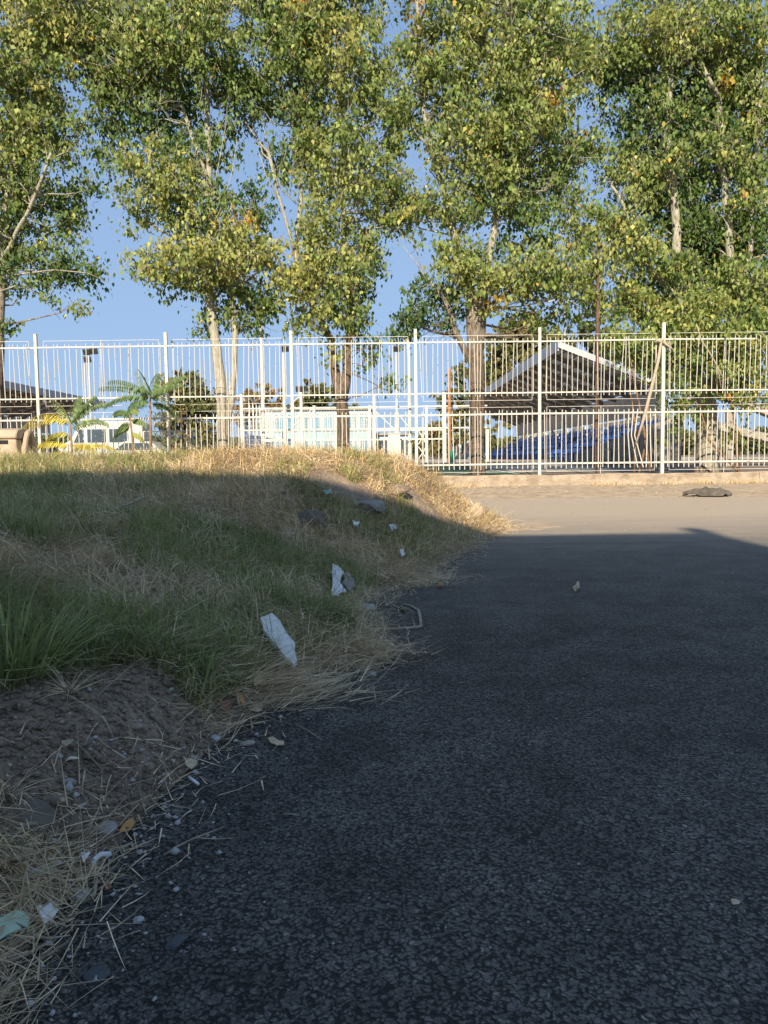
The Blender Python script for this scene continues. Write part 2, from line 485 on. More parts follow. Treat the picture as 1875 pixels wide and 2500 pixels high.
def verge_z(x, y):
    t = np.clip((y - 13.4) / (D_F - 13.6), 0, 1)
    edge = np.clip((y - 13.2 - 0.9 * fbm(x, y, .35) ) / 1.2, -0.5, 1)
    return -0.03 + 0.05 * edge + 0.03 * t ** 1.3 + 0.05 * (fbm(x, y, 1.3) - .5) * np.clip(t * 3, 0, 1) + 0.02 * (fbm(x, y, 5, off=4) - .5)
sheet('dirt_verge', M_VERGE, -16, 16, 12.8, D_F - 0.13, verge_z, (320, 70))

sheet('sports_pitch', M_TURF, -13, 4.4, 23.5, 44, lambda x, y: tz(x, y) + 0.02, (14, 24))
sheet('pavement', M_PAVE, -13, 30, 44.1, 110, lambda x, y: tz(x, y) + 0.012, (10, 30))
sheet('pavement', M_PAVE, 4.5, 8.6, 25.5, 44.08, lambda x, y: tz(x, y) + 0.014, (6, 24))
mb = MB()
for (a, c) in (((4.15, 23.7), (4.15, 43.8)), ((-12.6, 30), (4.1, 30)), ((-12.6, 43.7), (4.0, 43.7)), ((2.2, 23.7), (4.1, 28.5))):
    ts = np.linspace(0, 1, 14); a = np.array(a); c = np.array(c)
    d = (c - a) / np.linalg.norm(c - a); nrm = np.array([-d[1], d[0]]) * .06
    pts = []
    for t in ts:
        q = a + (c - a) * t
        for s_ in (-1, 1):
            w = q + nrm * s_; pts.append((w[0], w[1], float(tz(w[0], w[1])) + .028))
    mb.add(pts, [(2 * i + 1, 2 * i, 2 * i + 2, 2 * i + 3) for i in range(13)])
setp(mb.build('pitch_marking', M_LINE), kind='structure')

# ------------------------------------------------------------------ the grassy mound
EDGE_PX = [(-160, 2600), (-40, 2420), (60, 2300), (140, 2215), (250, 2110), (330, 2010), (400, 1935), (500, 1830), (620, 1735), (740, 1680), (890, 1610), (925, 1570), (885, 1510),
           (880, 1480), (960, 1440), (1040, 1400), (1110, 1365), (1180, 1322), (1235, 1297), (1250, 1288)]
edge = [tuple(G(px, py)[:2]) for px, py in EDGE_PX]
e_end = edge[-1]
POLY = np.array([(-1.6, -0.6), (-0.95, 0.3)] + edge + [(e_end[0] + .05, e_end[1] + .45), (1.1, 9.6), (.3, 10.4), (-1.2, 11.0), (-4, 11.8), (-10, 12.2), (-12, 12.2), (-12, -0.6)])

def poly_dist(x, y, poly):
    """distance inside the polygon (positive inside, negative outside)"""
    x = np.asarray(x, float).ravel(); y = np.asarray(y, float).ravel()
    d2 = np.full(x.shape, 1e9); inside = np.zeros(x.shape, bool)
    for i in range(len(poly)):
        a = poly[i]; b = poly[(i + 1) % len(poly)]
        e = b - a; wx = x - a[0]; wy = y - a[1]
        t = np.clip((wx * e[0] + wy * e[1]) / (e @ e), 0, 1)
        d2 = np.minimum(d2, (wx - e[0] * t) ** 2 + (wy - e[1] * t) ** 2)
        c = ((a[1] <= y) & (b[1] > y)) | ((b[1] <= y) & (a[1] > y))
        with np.errstate(divide='ignore', invalid='ignore'):
            xi = a[0] + (y - a[1]) / (b[1] - a[1]) * (b[0] - a[0])
        inside ^= c & (x < xi)
    return np.where(inside, 1, -1) * np.sqrt(d2)

def mound_h(x, y):
    shp = np.shape(x)
    x = np.asarray(x, float).ravel(); y = np.asarray(y, float).ravel()
    s = poly_dist(x, y, POLY)
    s = s + 0.10 * (fbm(x, y, 3.0, 3) - .5) * np.clip(s + .25, 0, 1)
    W = np.interp(y, [1, 2.5, 5, 8], [1.9, 1.8, 1.6, 1.35])
    t = np.clip(s / W, 0, 1); t = t * t * (3 - 2 * t)
    H = np.interp(y, [1.5, 3.5, 5, 6.2, 6.9, 7.5, 8.1], [.42, .46, .51, .56, .62, .76, .80]) + .09 * np.clip((-x - 1.4) / 1.4, 0, 1) * np.exp(-((y - 6.6) / .7) ** 2) - .02 * np.exp(-((x + 3.3) / 1.6) ** 2)
    bank = 0.16 * np.clip(s / 0.28, 0, 1) ** 0.8 * np.interp(y, [1.6, 2.6, 4], [1, .8, .35])
    z = H * t * np.interp(y, [1, 3], [.9, 1]) + bank * (1 - t)
    z += 0.07 * np.exp(-(((x + 1.15) / 1.0) ** 2 + ((y - 7.6) / 1.3) ** 2)) * (s > 0)
    z += (fbm(x, y, 1.1, 3, off=5) - .5) * 0.16 * np.clip(s / .9, 0, 1) * (1 - .45 * t)
    z += (fbm(x, y, 6, 3, off=9) - .5) * 0.05 * np.clip(s / .3, 0, 1) + (fbm(x, y, 22, 3, off=13) - .5) * 0.022 * np.clip(s / .1, 0, 1)
    z = np.where(s > 0, z + .004, np.maximum(-0.05, s * 0.5))
    return z.reshape(shp)

def grid_obj(name, xs, ys, zf, mat):
    X, Y = np.meshgrid(xs, ys); Z = zf(X, Y)
    nx, ny = len(xs), len(ys)
    ii = (np.arange(ny - 1)[:, None] * nx + np.arange(nx - 1)[None, :]).ravel()
    F = np.stack([ii, ii + 1, ii + nx + 1, ii + nx], 1)
    zz = Z.ravel()
    F = F[(zz[F] > -0.045).any(1)]
    return link(name, np_mesh(name, np.stack([X.ravel(), Y.ravel(), zz], 1), F, mat, smooth=True))
_h = lambda x, y: mound_h(x, y)
mx = np.concatenate([np.linspace(-12, -4, 60)[:-1], np.linspace(-4, 1.9, 260)])
my = np.concatenate([np.linspace(-.7, .8, 20)[:-1], np.linspace(.8, 4, 190)[:-1], np.linspace(4, 12.4, 210)])
mound = grid_obj('mound', mx, my, _h, M_MOUND)
setp(mound, kind='structure')
mound.name = 'terrain_mound'

def hit(px, py, tmax=14):
    """first point of mound or road under a photo pixel"""
    d = ray(px, py)
    ts = np.linspace(.7, tmax, 1600)
    xs_, zs_ = d[0] * ts, CAM_H + d[2] * ts
    h = np.maximum(mound_h(xs_, ts), 0)
    k = np.argmax(zs_ < h)
    if zs_[k] >= h[k]: k = len(ts) - 1
    return np.array([xs_[k], ts[k], h[k]])

# blades: (root, azimuth, lean, length, width, bend) -> one mesh
def blades(name, root, az, lean, L, W, bend, tone, mat, parent=None, seg=3, twist=None):
    n = len(root)
    dirh = np.stack([np.cos(az), np.sin(az), np.zeros(n)], 1)
    side = np.stack([-np.sin(az), np.cos(az), np.zeros(n)], 1)
    if twist is not None:
        up = np.array([0, 0, 1.0])
        side = side * np.cos(twist)[:, None] + up * np.sin(twist)[:, None]
    V = np.zeros((n, 2 * seg + 1, 3))
    p = root.copy(); a = lean.copy()
    for i in range(seg + 1):
        w = W * (1 - (i / seg) ** 1.6) if i < seg else 0
        if i < seg:
            V[:, 2 * i] = p - side * (w / 2)[:, None]; V[:, 2 * i + 1] = p + side * (w / 2)[:, None]
        else:
            V[:, 2 * seg] = p
        step = dirh * np.sin(a)[:, None] + np.array([0, 0, 1.0]) * np.cos(a)[:, None]
        p = p + step * (L / seg)[:, None]
        a = a + bend / seg
    # keep above the soil
    g = mound_h(V[:, :, 0], V[:, :, 1])
    V[:, :, 2] = np.maximum(V[:, :, 2], np.maximum(g, 0) + .004)
    base = np.arange(n)[:, None] * (2 * seg + 1)
    F = []
    for i in range(seg - 1):
        F.append(base + np.array([2 * i, 2 * i + 1, 2 * i + 3])); F.append(base + np.array([2 * i, 2 * i + 3, 2 * i + 2]))
    F.append(base + np.array([2 * seg - 2, 2 * seg - 1, 2 * seg]))
    F = np.concatenate(F)
    me = np_mesh(name, V.reshape(-1, 3), F, mat, tone=np.repeat(tone, 2 * seg + 1))
    return link(name, me, parent)

def green_field(x, y):
    """where living grass grows, 0..1"""
    g = fbm(x, y, 1.5, 4, off=21)
    g = g + np.where(y < 6.1, 0.03, np.where(x < -1.9, 0.10, -0.11)) - 0.2 * np.exp(-((y - 3.3) / .6) ** 2) * (x > -1.4)
    for (cx, cy, r, a) in [tuple(hit(*q[:2])[:2]) + q[2:] for q in ((760, 1500, .28, .3), (430, 1600, .3, .22), (60, 1650, .5, .3), (60, 1350, .9, .16), (880, 1210, .8, .08), (600, 1330, .7, .1), (1020, 1280, .6, .1))]:
        g = g + a * np.exp(-((x - cx) ** 2 + (y - cy) ** 2) / r ** 2)
    return np.clip((g - .47) / .16, 0, 1)
def bare_field(x, y):
    """bare soil of the cut bank, 0..1"""
    r = 0
    for (px, py, rx, ry) in ((250, 1700, .34, .20), (150, 1860, .32, .2), (330, 1660, .16, .13), (230, 1790, .35, .22), (60, 1960, .25, .16), (350, 1800, .25, .18), (120, 1780, .4, .25), (180, 1960, .13, .10), (240, 2010, .12, .08), (350, 1900, .14, .12), (420, 1850, .12, .1), (40, 1860, .35, .3), (380, 1740, .16, .14), (170, 2030, .12, .1), (300, 1930, .16, .12), (830, 1185, .35, .30), (1040, 1250, .25, .3)):
        c = hit(px, py)
        r = np.maximum(r, np.exp(-(((x - c[0]) / rx) ** 2 + ((y - c[1]) / ry) ** 2) * 1.2))
    return np.clip((r + .25 * (fbm(x, y, 7, 3, off=3) - .5) - .25) / .3, 0, 1)

def sample_mound(n, ymax=11.6, near=0.0, pw=1.2):
    """points on the mound, denser near the camera"""
    u = rng.random(n * 3)
    y = (0.9 ** (1 - pw) + u * (ymax ** (1 - pw) - 0.9 ** (1 - pw))) ** (1 / (1 - pw))
    x = rng.uniform(-.62, .32, n * 3) * y + rng.uniform(-.3, .3, n * 3)
    s = poly_dist(x, y, POLY)
    ok = (s > near)
    x, y, s = x[ok][:n], y[ok][:n], s[ok][:n]
    return x, y, s

# long lying straw
x, y, s = sample_mound(150000, near=-.05, pw=.8)
g = green_field(x, y); bf = bare_field(x, y)
keep = (rng.random(len(x)) < (1 - .5 * g) * np.interp(y, [1.2, 1.9, 2.5], [.30, .42, 1])) & (rng.random(len(x)) > bf * .97) & ((s > 0.02) | (rng.random(len(x)) < .35))
x, y, g, s = x[keep], y[keep], g[keep], s[keep]
z = mound_h(x, y)
n = len(x)
cl = fbm(x, y, 4, 2, off=50)
az = (cl * 9 + rng.normal(0, .8, n)) - .4
lean = rng.normal(1.25, .28, n).clip(.2, 1.55)
far = np.clip((y - 2) / 6, 0, 1)
L = rng.gamma(5, .022, n) * (1 + .35 * far)
W = rng.uniform(.0014, .0032, n) * (1 + 1.1 * far)
tone = (rng.normal(.5, .22, n) + .5 * (fbm(x, y, 2, 3, off=70) - .5)).clip(0, 1)
lift = rng.exponential(.016, n)
root = np.stack([x, y, z + lift], 1)
straw = blades('straw', root, az, lean, L, W, rng.normal(.5, .5, n), tone, M_STRAW, twist=rng.uniform(-.6, .6, n))
setp(straw, 'mat of dry straw and dead grass lying over the mound', 'straw', kind='stuff')
NB = n
# fine standing dead grass on the sunlit crest
x, y, s = sample_mound(60000, near=.1, pw=.2)
m_ = (y > 5.2) & (rng.random(len(x)) < np.where(x < -1.9, .35, .9)) & (bare_field(x, y) < .5)
x, y = x[m_], y[m_]; n = len(x); z = mound_h(x, y)
blade2 = blades('dry_grass', np.stack([x, y, z], 1), rng.uniform(0, 6.28, n), rng.normal(.75, .35, n).clip(0, 1.4), rng.gamma(5, .02, n), rng.uniform(.003, .006, n), rng.normal(.6, .5, n), rng.normal(.55, .2, n).clip(0, 1), M_SUNGOLD, twist=rng.uniform(-.5, .5, n))
setp(blade2, 'dry grass tinted sunlit gold standing along the top of the mound', 'dry grass', kind='stuff')
# green blades in tufts
x, y, s = sample_mound(26000, near=.08, pw=.8)
g = green_field(x, y)
ok = (rng.random(len(x)) < g * .97 + .05) & (bare_field(x, y) < .35)
x, y = x[ok], y[ok]
k = 5
cx = np.repeat(x, k); cy = np.repeat(y, k); n = len(cx)
az = rng.uniform(0, 6.283, n)
rr = rng.uniform(0, .035, n) * (1 + .5 * np.clip((cy - 2) / 5, 0, 1))
cx = cx + np.cos(az) * rr; cy = cy + np.sin(az) * rr
L = rng.gamma(6, .017, n) * (1 + .2 * (cx < -1.3))
W = rng.uniform(.0022, .0046, n) * (1 + .8 * np.clip((cy - 2) / 6, 0, 1))
gr = blades('grass', np.stack([cx, cy, mound_h(cx, cy)], 1), az, rng.normal(.62, .34, n).clip(0, 1.35), L, W, rng.normal(.9, .4, n),
            (rng.normal(.42, .2, n) + .5 * (fbm(cx, cy, 2, 2, off=31) - .5)).clip(0, 1), M_GRASS, twist=rng.uniform(-.5, .5, n))
setp(gr, 'patches of living green grass growing through the straw', 'grass', kind='stuff')

# dense tuft at the kerb, tuft beside the shard, big blades bottom left
def tuft(px, py, n, L0, mat, tone0, label, spread=.05, w=.004, lean0=.7):
    c = hit(px, py)
    az = rng.uniform(0, 6.283, n); r = spread * np.sqrt(rng.random(n))
    x = c[0] + np.cos(az) * r; y = c[1] + np.sin(az) * r
    o = blades('grass_tuft', np.stack([x, y, mound_h(x, y)], 1), az + rng.normal(0, .3, n), rng.normal(lean0, .25, n).clip(.05, 1.4), rng.normal(L0, L0 * .25, n).clip(.03, 1), rng.uniform(.6, 1.3, n) * w,
               rng.normal(.9, .3, n), rng.normal(tone0, .15, n).clip(0, 1), mat, seg=4, twist=rng.uniform(-.4, .4, n))
    setp(o, label, 'grass tuft', 'grass tufts on the mound')
    return o
tuft(770, 1500, 420, .20, M_GRASS, .3, 'dark green grass tuft hanging over the edge right of the white stone shard', .11, .0045, .9)
tuft(430, 1600, 380, .12, M_GRASS, .35, 'dense green grass tuft just above the bare soil bank', .12, .0035)
tuft(30, 1640, 260, .24, M_GRASS, .45, 'long-bladed green grass tuft at the left edge above the bare soil', .12, .007)
tuft(170, 1690, 55, .09, M_STRAW, .7, 'pale bleached root tuft hanging down over the bare soil bank', .02, .0028, 1.1)
tuft(5, 1930, 40, .09, M_STRAW, .7, 'straw tuft hanging at the left edge above the flat grey stone', .03, .0028, 1.0)
tuft(855, 1165, 160, .13, M_GRASS, .45, 'green grass tuft on the crest where the shadow line crosses the mound', .1, .006, .5)

# loose straw along the asphalt edge
n = 4600
ei = rng.integers(2, len(edge) + 1, n); tt = rng.random(n)
a_ = POLY[ei]; b_ = POLY[(ei + 1)]
q = a_ + (b_ - a_) * tt[:, None]
off = rng.normal(.0, .06, n) * np.interp(q[:, 1], [1, 3], [1.0, 1.5])
dirn = (b_ - a_) / np.linalg.norm(b_ - a_, axis=1)[:, None]
q = q + np.stack([dirn[:, 1], -dirn[:, 0]], 1) * off[:, None]
yy = q[:, 1]
_k = (rng.random(n) < np.interp(yy, [1.2, 1.5, 2.6, 3.2], [.4, .15, .3, 1])); q = q[_k]; dirn = dirn[_k]; yy = yy[_k]; n = len(q)
az = np.arctan2(dirn[:, 1], dirn[:, 0]) + rng.normal(0, .7, n) + (rng.random(n) < .5) * math.pi
ls = blades('loose_straw', np.stack([q[:, 0], yy, np.maximum(mound_h(q[:, 0], yy), 0) + rng.exponential(.008, n)], 1), az, rng.normal(1.5, .06, n).clip(1.2, 1.57),
            rng.gamma(3, .028, n), rng.uniform(.0014, .0032, n) * np.interp(yy, [1, 6], [1, 2]), rng.normal(.0, .25, n), rng.normal(.7, .2, n).clip(0, 1), M_STRAW, seg=3)
setp(ls, 'loose straw scattered along the edge of the asphalt', 'straw', kind='stuff')

# crumbs of soil and grit
def crumbs(name, pts, rad, mat, label, cat, tone=None):
    n = len(pts)
    ico = np.array([(0, 0, 1), (.94, 0, .3), (.29, .89, .3), (-.76, .55, .3), (-.76, -.55, .3), (.29, -.89, .3), (0, 0, -.6)])
    f = [(0, 1, 2), (0, 2, 3), (0, 3, 4), (0, 4, 5), (0, 5, 1), (6, 2, 1), (6, 3, 2), (6, 4, 3), (6, 5, 4), (6, 1, 5)]
    V = ico[None] * (1 + rng.normal(0, .22, (n, 7, 1))) * rad[:, None, None] * rng.uniform(.6, 1.3, (n, 1, 3))
    V = V + pts[:, None, :]
    F = (np.arange(n)[:, None, None] * 7 + np.array(f)[None]).reshape(-1, 3)
    o = link(name, np_mesh(name, V.reshape(-1, 3), F, mat, tone=np.repeat(tone, 7) if tone is not None else None))
    return setp(o, label, cat, kind='stuff')
x, y, s = sample_mound(24000, ymax=4, near=.0, pw=.99)
k_ = bare_field(x, y) > .3; x, y = x[k_], y[k_]
crumbs('soil_crumbs', np.stack([x, y, mound_h(x, y)], 1), rng.gamma(1.6, .0028, len(x)), M_MOUND, 'dark crumbs of soil on the bare bank', 'soil')
n = 700
q = POLY[rng.integers(2, 12, n)]; q = q + rng.normal(0, .09, (n, 2)) + np.stack([rng.uniform(-.1, .1, n), rng.uniform(-.15, .3, n)], 1)
crumbs('gravel', np.stack([q[:, 0], q[:, 1], np.maximum(mound_h(q[:, 0], q[:, 1]), 0) + .001], 1), rng.gamma(2, .0016, n), M_PEBW, 'pale grit scattered along the near asphalt edge', 'gravel')
n = 260
yy = 1.2 + 7 * rng.random(n) ** 1.5; xx = rng.uniform(-.3, .5, n) * yy
k_ = poly_dist(xx, yy, POLY) < -.02; xx, yy = xx[k_], yy[k_]
crumbs('grit', np.stack([xx, yy, np.zeros(len(xx)) + .001], 1), rng.uniform(.0012, .003, len(xx)) * np.interp(yy, [1, 6], [1, 1.8]), M_PEBW, 'tiny pale specks of grit on the asphalt', 'grit')

# fallen leaves: small curled kites
def leaf_field(name, pts, size, tone, mat, label, cat):
    n = len(pts)
    az = rng.uniform(0, 6.28, n); ca, sa = np.cos(az), np.sin(az)
    base = np.array([(-.5, 0, 0), (-.15, -.32, .12), (.2, -.24, .1), (.55, 0, .05), (.2, .24, .1), (-.15, .32, .12)])
    V = np.repeat(base[None], n, 0) * size[:, None, None]
    V[:, :, 2] *= rng.uniform(.2, 2.2, n)[:, None]
    Xr = V[:, :, 0] * ca[:, None] - V[:, :, 1] * sa[:, None]; Yr = V[:, :, 0] * sa[:, None] + V[:, :, 1] * ca[:, None]
    V = np.stack([Xr, Yr, V[:, :, 2] + .003], 2) + pts[:, None, :]
    F = (np.arange(n)[:, None, None] * 6 + np.array([(0, 1, 5), (1, 4, 5), (1, 2, 4), (2, 3, 4)])[None]).reshape(-1, 3)
    o = link(name, np_mesh(name, V.reshape(-1, 3), F, mat, tone=np.repeat(tone, 6)))
    return setp(o, label, cat, kind='stuff')
n = 2600
xx = rng.uniform(-1, 13, n); yy = rng.choice([0, 1], n, p=[.45, .55]); yy = np.where(yy == 0, rng.normal(18.6, .6, n), rng.normal(15.6, .8, n))
yy = yy.clip(14.3, 19.7)
cl = fbm(xx, yy, .9, 2, off=8) > .46
xx, yy = xx[cl], yy[cl]
leaf_field('fallen_leaves', np.stack([xx, yy, verge_z(xx, yy) + .004], 1), rng.uniform(.03, .09, len(xx)), rng.normal(.6, .25, len(xx)).clip(0, 1), M_LITTER, 'pale fallen leaves strewn over the dirt verge below the wall', 'leaf litter')
n = 90
xx = rng.uniform(1.5, 7.5, n); yy = rng.uniform(8, 14, n)
leaf_field('fallen_leaves', np.stack([xx, yy, np.zeros(n) + .004], 1), rng.uniform(.02, .05, n), rng.normal(.7, .2, n).clip(0, 1), M_LITTER, 'few pale leaf scraps lying on the sunlit road', 'leaf litter')
x, y, s = sample_mound(420, near=-.02, pw=.9)
k_ = (s < .45) & (rng.random(len(s)) < np.where(bare_field(x, y) > .3, .35, 1)); x, y = x[k_], y[k_]
leaf_field('fallen_leaves', np.stack([x, y, mound_h(x, y) + .02], 1), rng.uniform(.02, .045, len(x)), rng.normal(.4, .3, len(x)).clip(0, 1), M_LITTER, 'dry leaf scraps caught in the straw near the asphalt edge', 'leaf litter')

# sandy fan of soil washed out at the far tip of the mound
c = G(1200, 1290)
def fan_z(x, y):
    r = ((x - (c[0] + .1)) / 1.05) ** 2 + ((y - c[1] - .25) / .75) ** 2
    return -.02 + .034 * np.exp(-r * 1.1) * (0.2 + 1.6 * fbm(x, y, 3.5, 4))
fan = sheet('sand', M_VERGE, c[0] - 1.4, c[0] + 1.9, c[1] - 1.3, c[1] + 1.9, fan_z, (70, 70))

# ------------------------------------------------------------------ wall and fence
wall = empty('concrete_wall', (0, D_F, 0), 'low rough beige concrete wall carrying the white fence', 'wall')
zt = float(P(1317, 1159, D_F)[2])
def wall_section(x0, x1, name='wall_section'):
    nx_, nz_ = max(3, int((x1 - x0) / .05)), 8
    V = []; F = []
    prof = [(-.15, -.1), (-.15, zt * .3), (-.148, zt * .6), (-.145, zt - .025), (-.12, zt), (.12, zt), (.15, zt - .03), (.15, -.1)]
    for i in range(nx_ + 1):
        x_ = x0 + (x1 - x0) * i / nx_
        for (py_, pz_) in prof:
            j = (float(fbm(x_, pz_ * 3 + py_, 3.0, 3)) - .5) * .05
            V.append((x_, py_ + j * (1 if py_ < 0 else .3), pz_ + ((float(fbm(x_, py_, 1.1, 3, off=9)) - .5) * .06 if pz_ > zt * .8 else 0)))
    K = len(prof)
    for i in range(nx_):
        for k in range(K - 1):
            a = i * K + k
            F.append((a, a + K, a + K + 1, a + 1))
    F.append(tuple(range(K))); F.append(tuple(reversed(range(nx_ * K, nx_ * K + K))))
    m_ = MB(); m_.add(V, F)
    return m_.build(name, M_WALL, wall)
xj = float(P(1848, 1160, D_F)[0])
wall_section(-16, xj - 3 * 4.9 - .006); wall_section(xj - 3 * 4.9 + .006, xj - .006); wall_section(xj + .006, 16)

fence = empty('white_fence', (0, D_F, zt - .01), 'tall white steel fence of two tiers of vertical bars on the low wall', 'fence')
Zf = lambda py: float(P(1317, py, D_F)[2])
posts_px = [(100, 812), (414, 806), (717, 804), (1017, 804), (1317, 798), (1616, 795)]
PX = [float(P(px, 1130, D_F)[0]) for px, _ in posts_px]
sp_ = (PX[-1] - PX[0]) / 5
zb = zt - .01
for i, x_ in enumerate(PX + [PX[0] - sp_, PX[-1] + sp_]):
    h = Zf(800 if i != 5 else 792)
    m_ = MB()
    wd = .075 if i != 5 else .085
    m_.box((x_, 0, (h - zb) / 2 - 0.03), (wd, wd, h - zb + .06))
    m_.box((x_, 0, h - zb + .004), (wd + .012, wd + .012, .008))
    o = m_.build('post', M_WHITE, fence); bevel(o, .006, 1)
rail_z = {'u1': Zf(833), 'u2': Zf(958), 'l1': Zf(1010), 'l2': Zf(1132)}
fr = {'u': (Zf(817), Zf(976)), 'l': (Zf(993), Zf(1151))}
bar_u = MB(); hu = Zf(824) - Zf(966); bar_u.tube([(0, 0, 0), (0, 0, hu - .02), (0, 0, hu)], [.0098, .0098, .004], 6); bar_u = bar_u.mesh('bar', M_WHITE)
hl = Zf(1001) - Zf(1144)
bar_l = MB(); bar_l.tube([(0, 0, 0), (0, 0, hl - .02), (0, 0, hl)], [.0118, .0118, .005], 6); bar_l = bar_l.mesh('bar', M_WHITE)
NBAR = 22
for pi in range(-1, 6):
    x0 = PX[0] + pi * sp_ if pi < 5 else PX[5]
    x0 = PX[pi] if 0 <= pi <= 5 else PX[0] - sp_
    x1 = PX[pi + 1] if pi + 1 <= 5 else PX[5] + sp_
    for tier in ('u', 'l'):
        ra, rb = rail_z[tier + '1'], rail_z[tier + '2']
        sag = rng.normal(0, .012)
        last = pi == 5 and tier == 'u'
        for zr in (ra, rb):
            m_ = MB(); th = .034 if tier == 'u' else .042
            xe = x1 - .04 if not (last and zr == ra) else float(P(1843, 820, D_F)[0])
            m_.bar((x0 + .04, -.015, zr - zb + sag * .5), (xe, -.015, zr - zb - sag * .5), .022, th)
            m_.build('rail', M_WHITE, fence)
        # thin outline rod
        za, zc = fr[tier]
        m_ = MB()
        xa, xb = x0 + .19, x1 - .19
        sides = [((xa, za), (xb, za)), ((xb, za), (xb, zc)), ((xb, zc), (xa, zc)), ((xa, zc), (xa, za))]
        for (p0, p1) in sides:
            m_.bar((p0[0], .012, p0[1] - zb), (p1[0], .012, p1[1] - zb), .0095, .0095)
        xm = (xa + xb) / 2
        m_.bar((xm, .012, (zc - zb) if tier == 'u' else .0), (xm, .012, za - zb), .012, .012)
        m_.build('outline_rod', M_WHITE, fence)
        for k in range(NBAR):
            t = (k + 1) / (NBAR + 1)
            xx = x0 + .02 + (x1 - x0 - .04) * t + rng.normal(0, .006)
            if abs(xx - xm) < .03 or xx > 10.6 or xx < -10.6: continue
            zlo = (Zf(966) if tier == 'u' else Zf(1144)) - zb
            if pi == 4 and tier == 'l' and k in (16, 17, 18, 19, 20):
                # bars kicked out of line
                dx = {16: -.05, 17: -.10, 18: -.16, 19: .03, 20: -.02}[k]
                m_ = MB()
                m_.tube([(xx + (.08 if k in (17, 18) else .02), 0, zlo), (xx + dx, -.02, zlo + hl * .55), (xx + dx * .4 - .01, 0, zlo + hl)], .0145, 6)
                m_.build('bent_bar', M_WHITE, fence)['label'] = 'bent fence bar'
                continue
            o = link('bar', bar_u if tier == 'u' else bar_l, fence)
            o.location = (xx, 0.002, zlo + rng.normal(0, .008))
            o.rotation_euler = (rng.normal(0, .012), rng.normal(0, .018), 0)
            if tier == 'l' and 1.3 < xx < 2.1 and pi == 3:
                pass

# the fence runs on outside the picture
for (xa, xb) in ((10.6, 16.0), (-16.0, -10.6)):
    for tier in ('u', 'l'):
        for kz in ('1', '2'):
            m_ = MB(); zr = rail_z[tier + kz] - zb; m_.bar((xa, -.015, zr), (xb, -.015, zr), .022, .038); m_.build('rail', M_WHITE, fence)
        m_ = MB(); zlo = (Zf(966) if tier == 'u' else Zf(1144)) - zb
        for k in range(int((xb - xa) / .14)):
            x_ = xa + .07 + k * .14; m_.tube([(x_, 0, zlo), (x_, 0, zlo + (hu if tier == 'u' else hl))], .011, 5)
        m_.build('bar_row', M_WHITE, fence)['kind'] = 'stuff'
    xp = PX[-1] + 2 * sp_ if xa > 0 else PX[0] - 2 * sp_
    m_ = MB(); h = Zf(800); m_.box((xp, 0, (h - zb) / 2), (.075, .075, h - zb)); m_.build('post', M_WHITE, fence)
# stripped branch leaning on the fence
st = MB()
pa = [P(1615, 828, D_F - .1), P(1607, 880, D_F - .12), P(1590, 950, D_F - .14), P(1572, 1020, D_F - .16), P(1552, 1085, D_F - .2)]
st.tube(pa, [.03, .042, .045, .04, .022], 7)
st.tube([P(1614, 832, D_F - .08), P(1632, 845, D_F - .14), P(1645, 855, D_F - .18)], [.03, .02, .01], 6)
st.tube([P(1601, 830, D_F - .1), P(1612, 834, D_F - .12), P(1622, 828, D_F - .1)], [.03, .035, .02], 6)
setp(st.build('bare_branch', M_STICK, smooth=True), 'pale stripped branch leaning against the fence beside its tallest right post', 'branch')
st = MB()
st.tube([P(1700, 790, 19.7), P(1712, 830, 19.7), P(1735, 865, 19.75), P(1752, 895, 19.8), P(1760, 945, 19.8)], [.012, .016, .016, .014, .01], 6)
st.tube([P(1752, 895, 19.8), P(1770, 930, 19.75)], [.01, .005], 5)
setp(st.build('hanging_branch', M_STICK, smooth=True), 'thin pale branch hanging over the fence in front of the right thicket', 'branch')

# ------------------------------------------------------------------ trees
S = 1659 / 1875
def leaves(C, Nrm, size, tone):
    """kite leaves hanging from their stalks"""
    n = len(C)
    up = np.array([0, 0, -1.0]) + rng.normal(0, .35, (n, 3))
    t = up - Nrm * (up * Nrm).sum(1)[:, None]
    t /= np.linalg.norm(t, axis=1)[:, None] + 1e-9
    b = np.cross(Nrm, t)
    s = size[:, None]
    wd = (.30 + .16 * rng.random((n, 1))); V = np.stack([C - t * s * .5, C - t * s * .12 - b * s * wd + Nrm * s * .10, C + t * s * .68 + Nrm * s * .12, C - t * s * .12 + b * s * wd + Nrm * s * .10], 1)
    return V

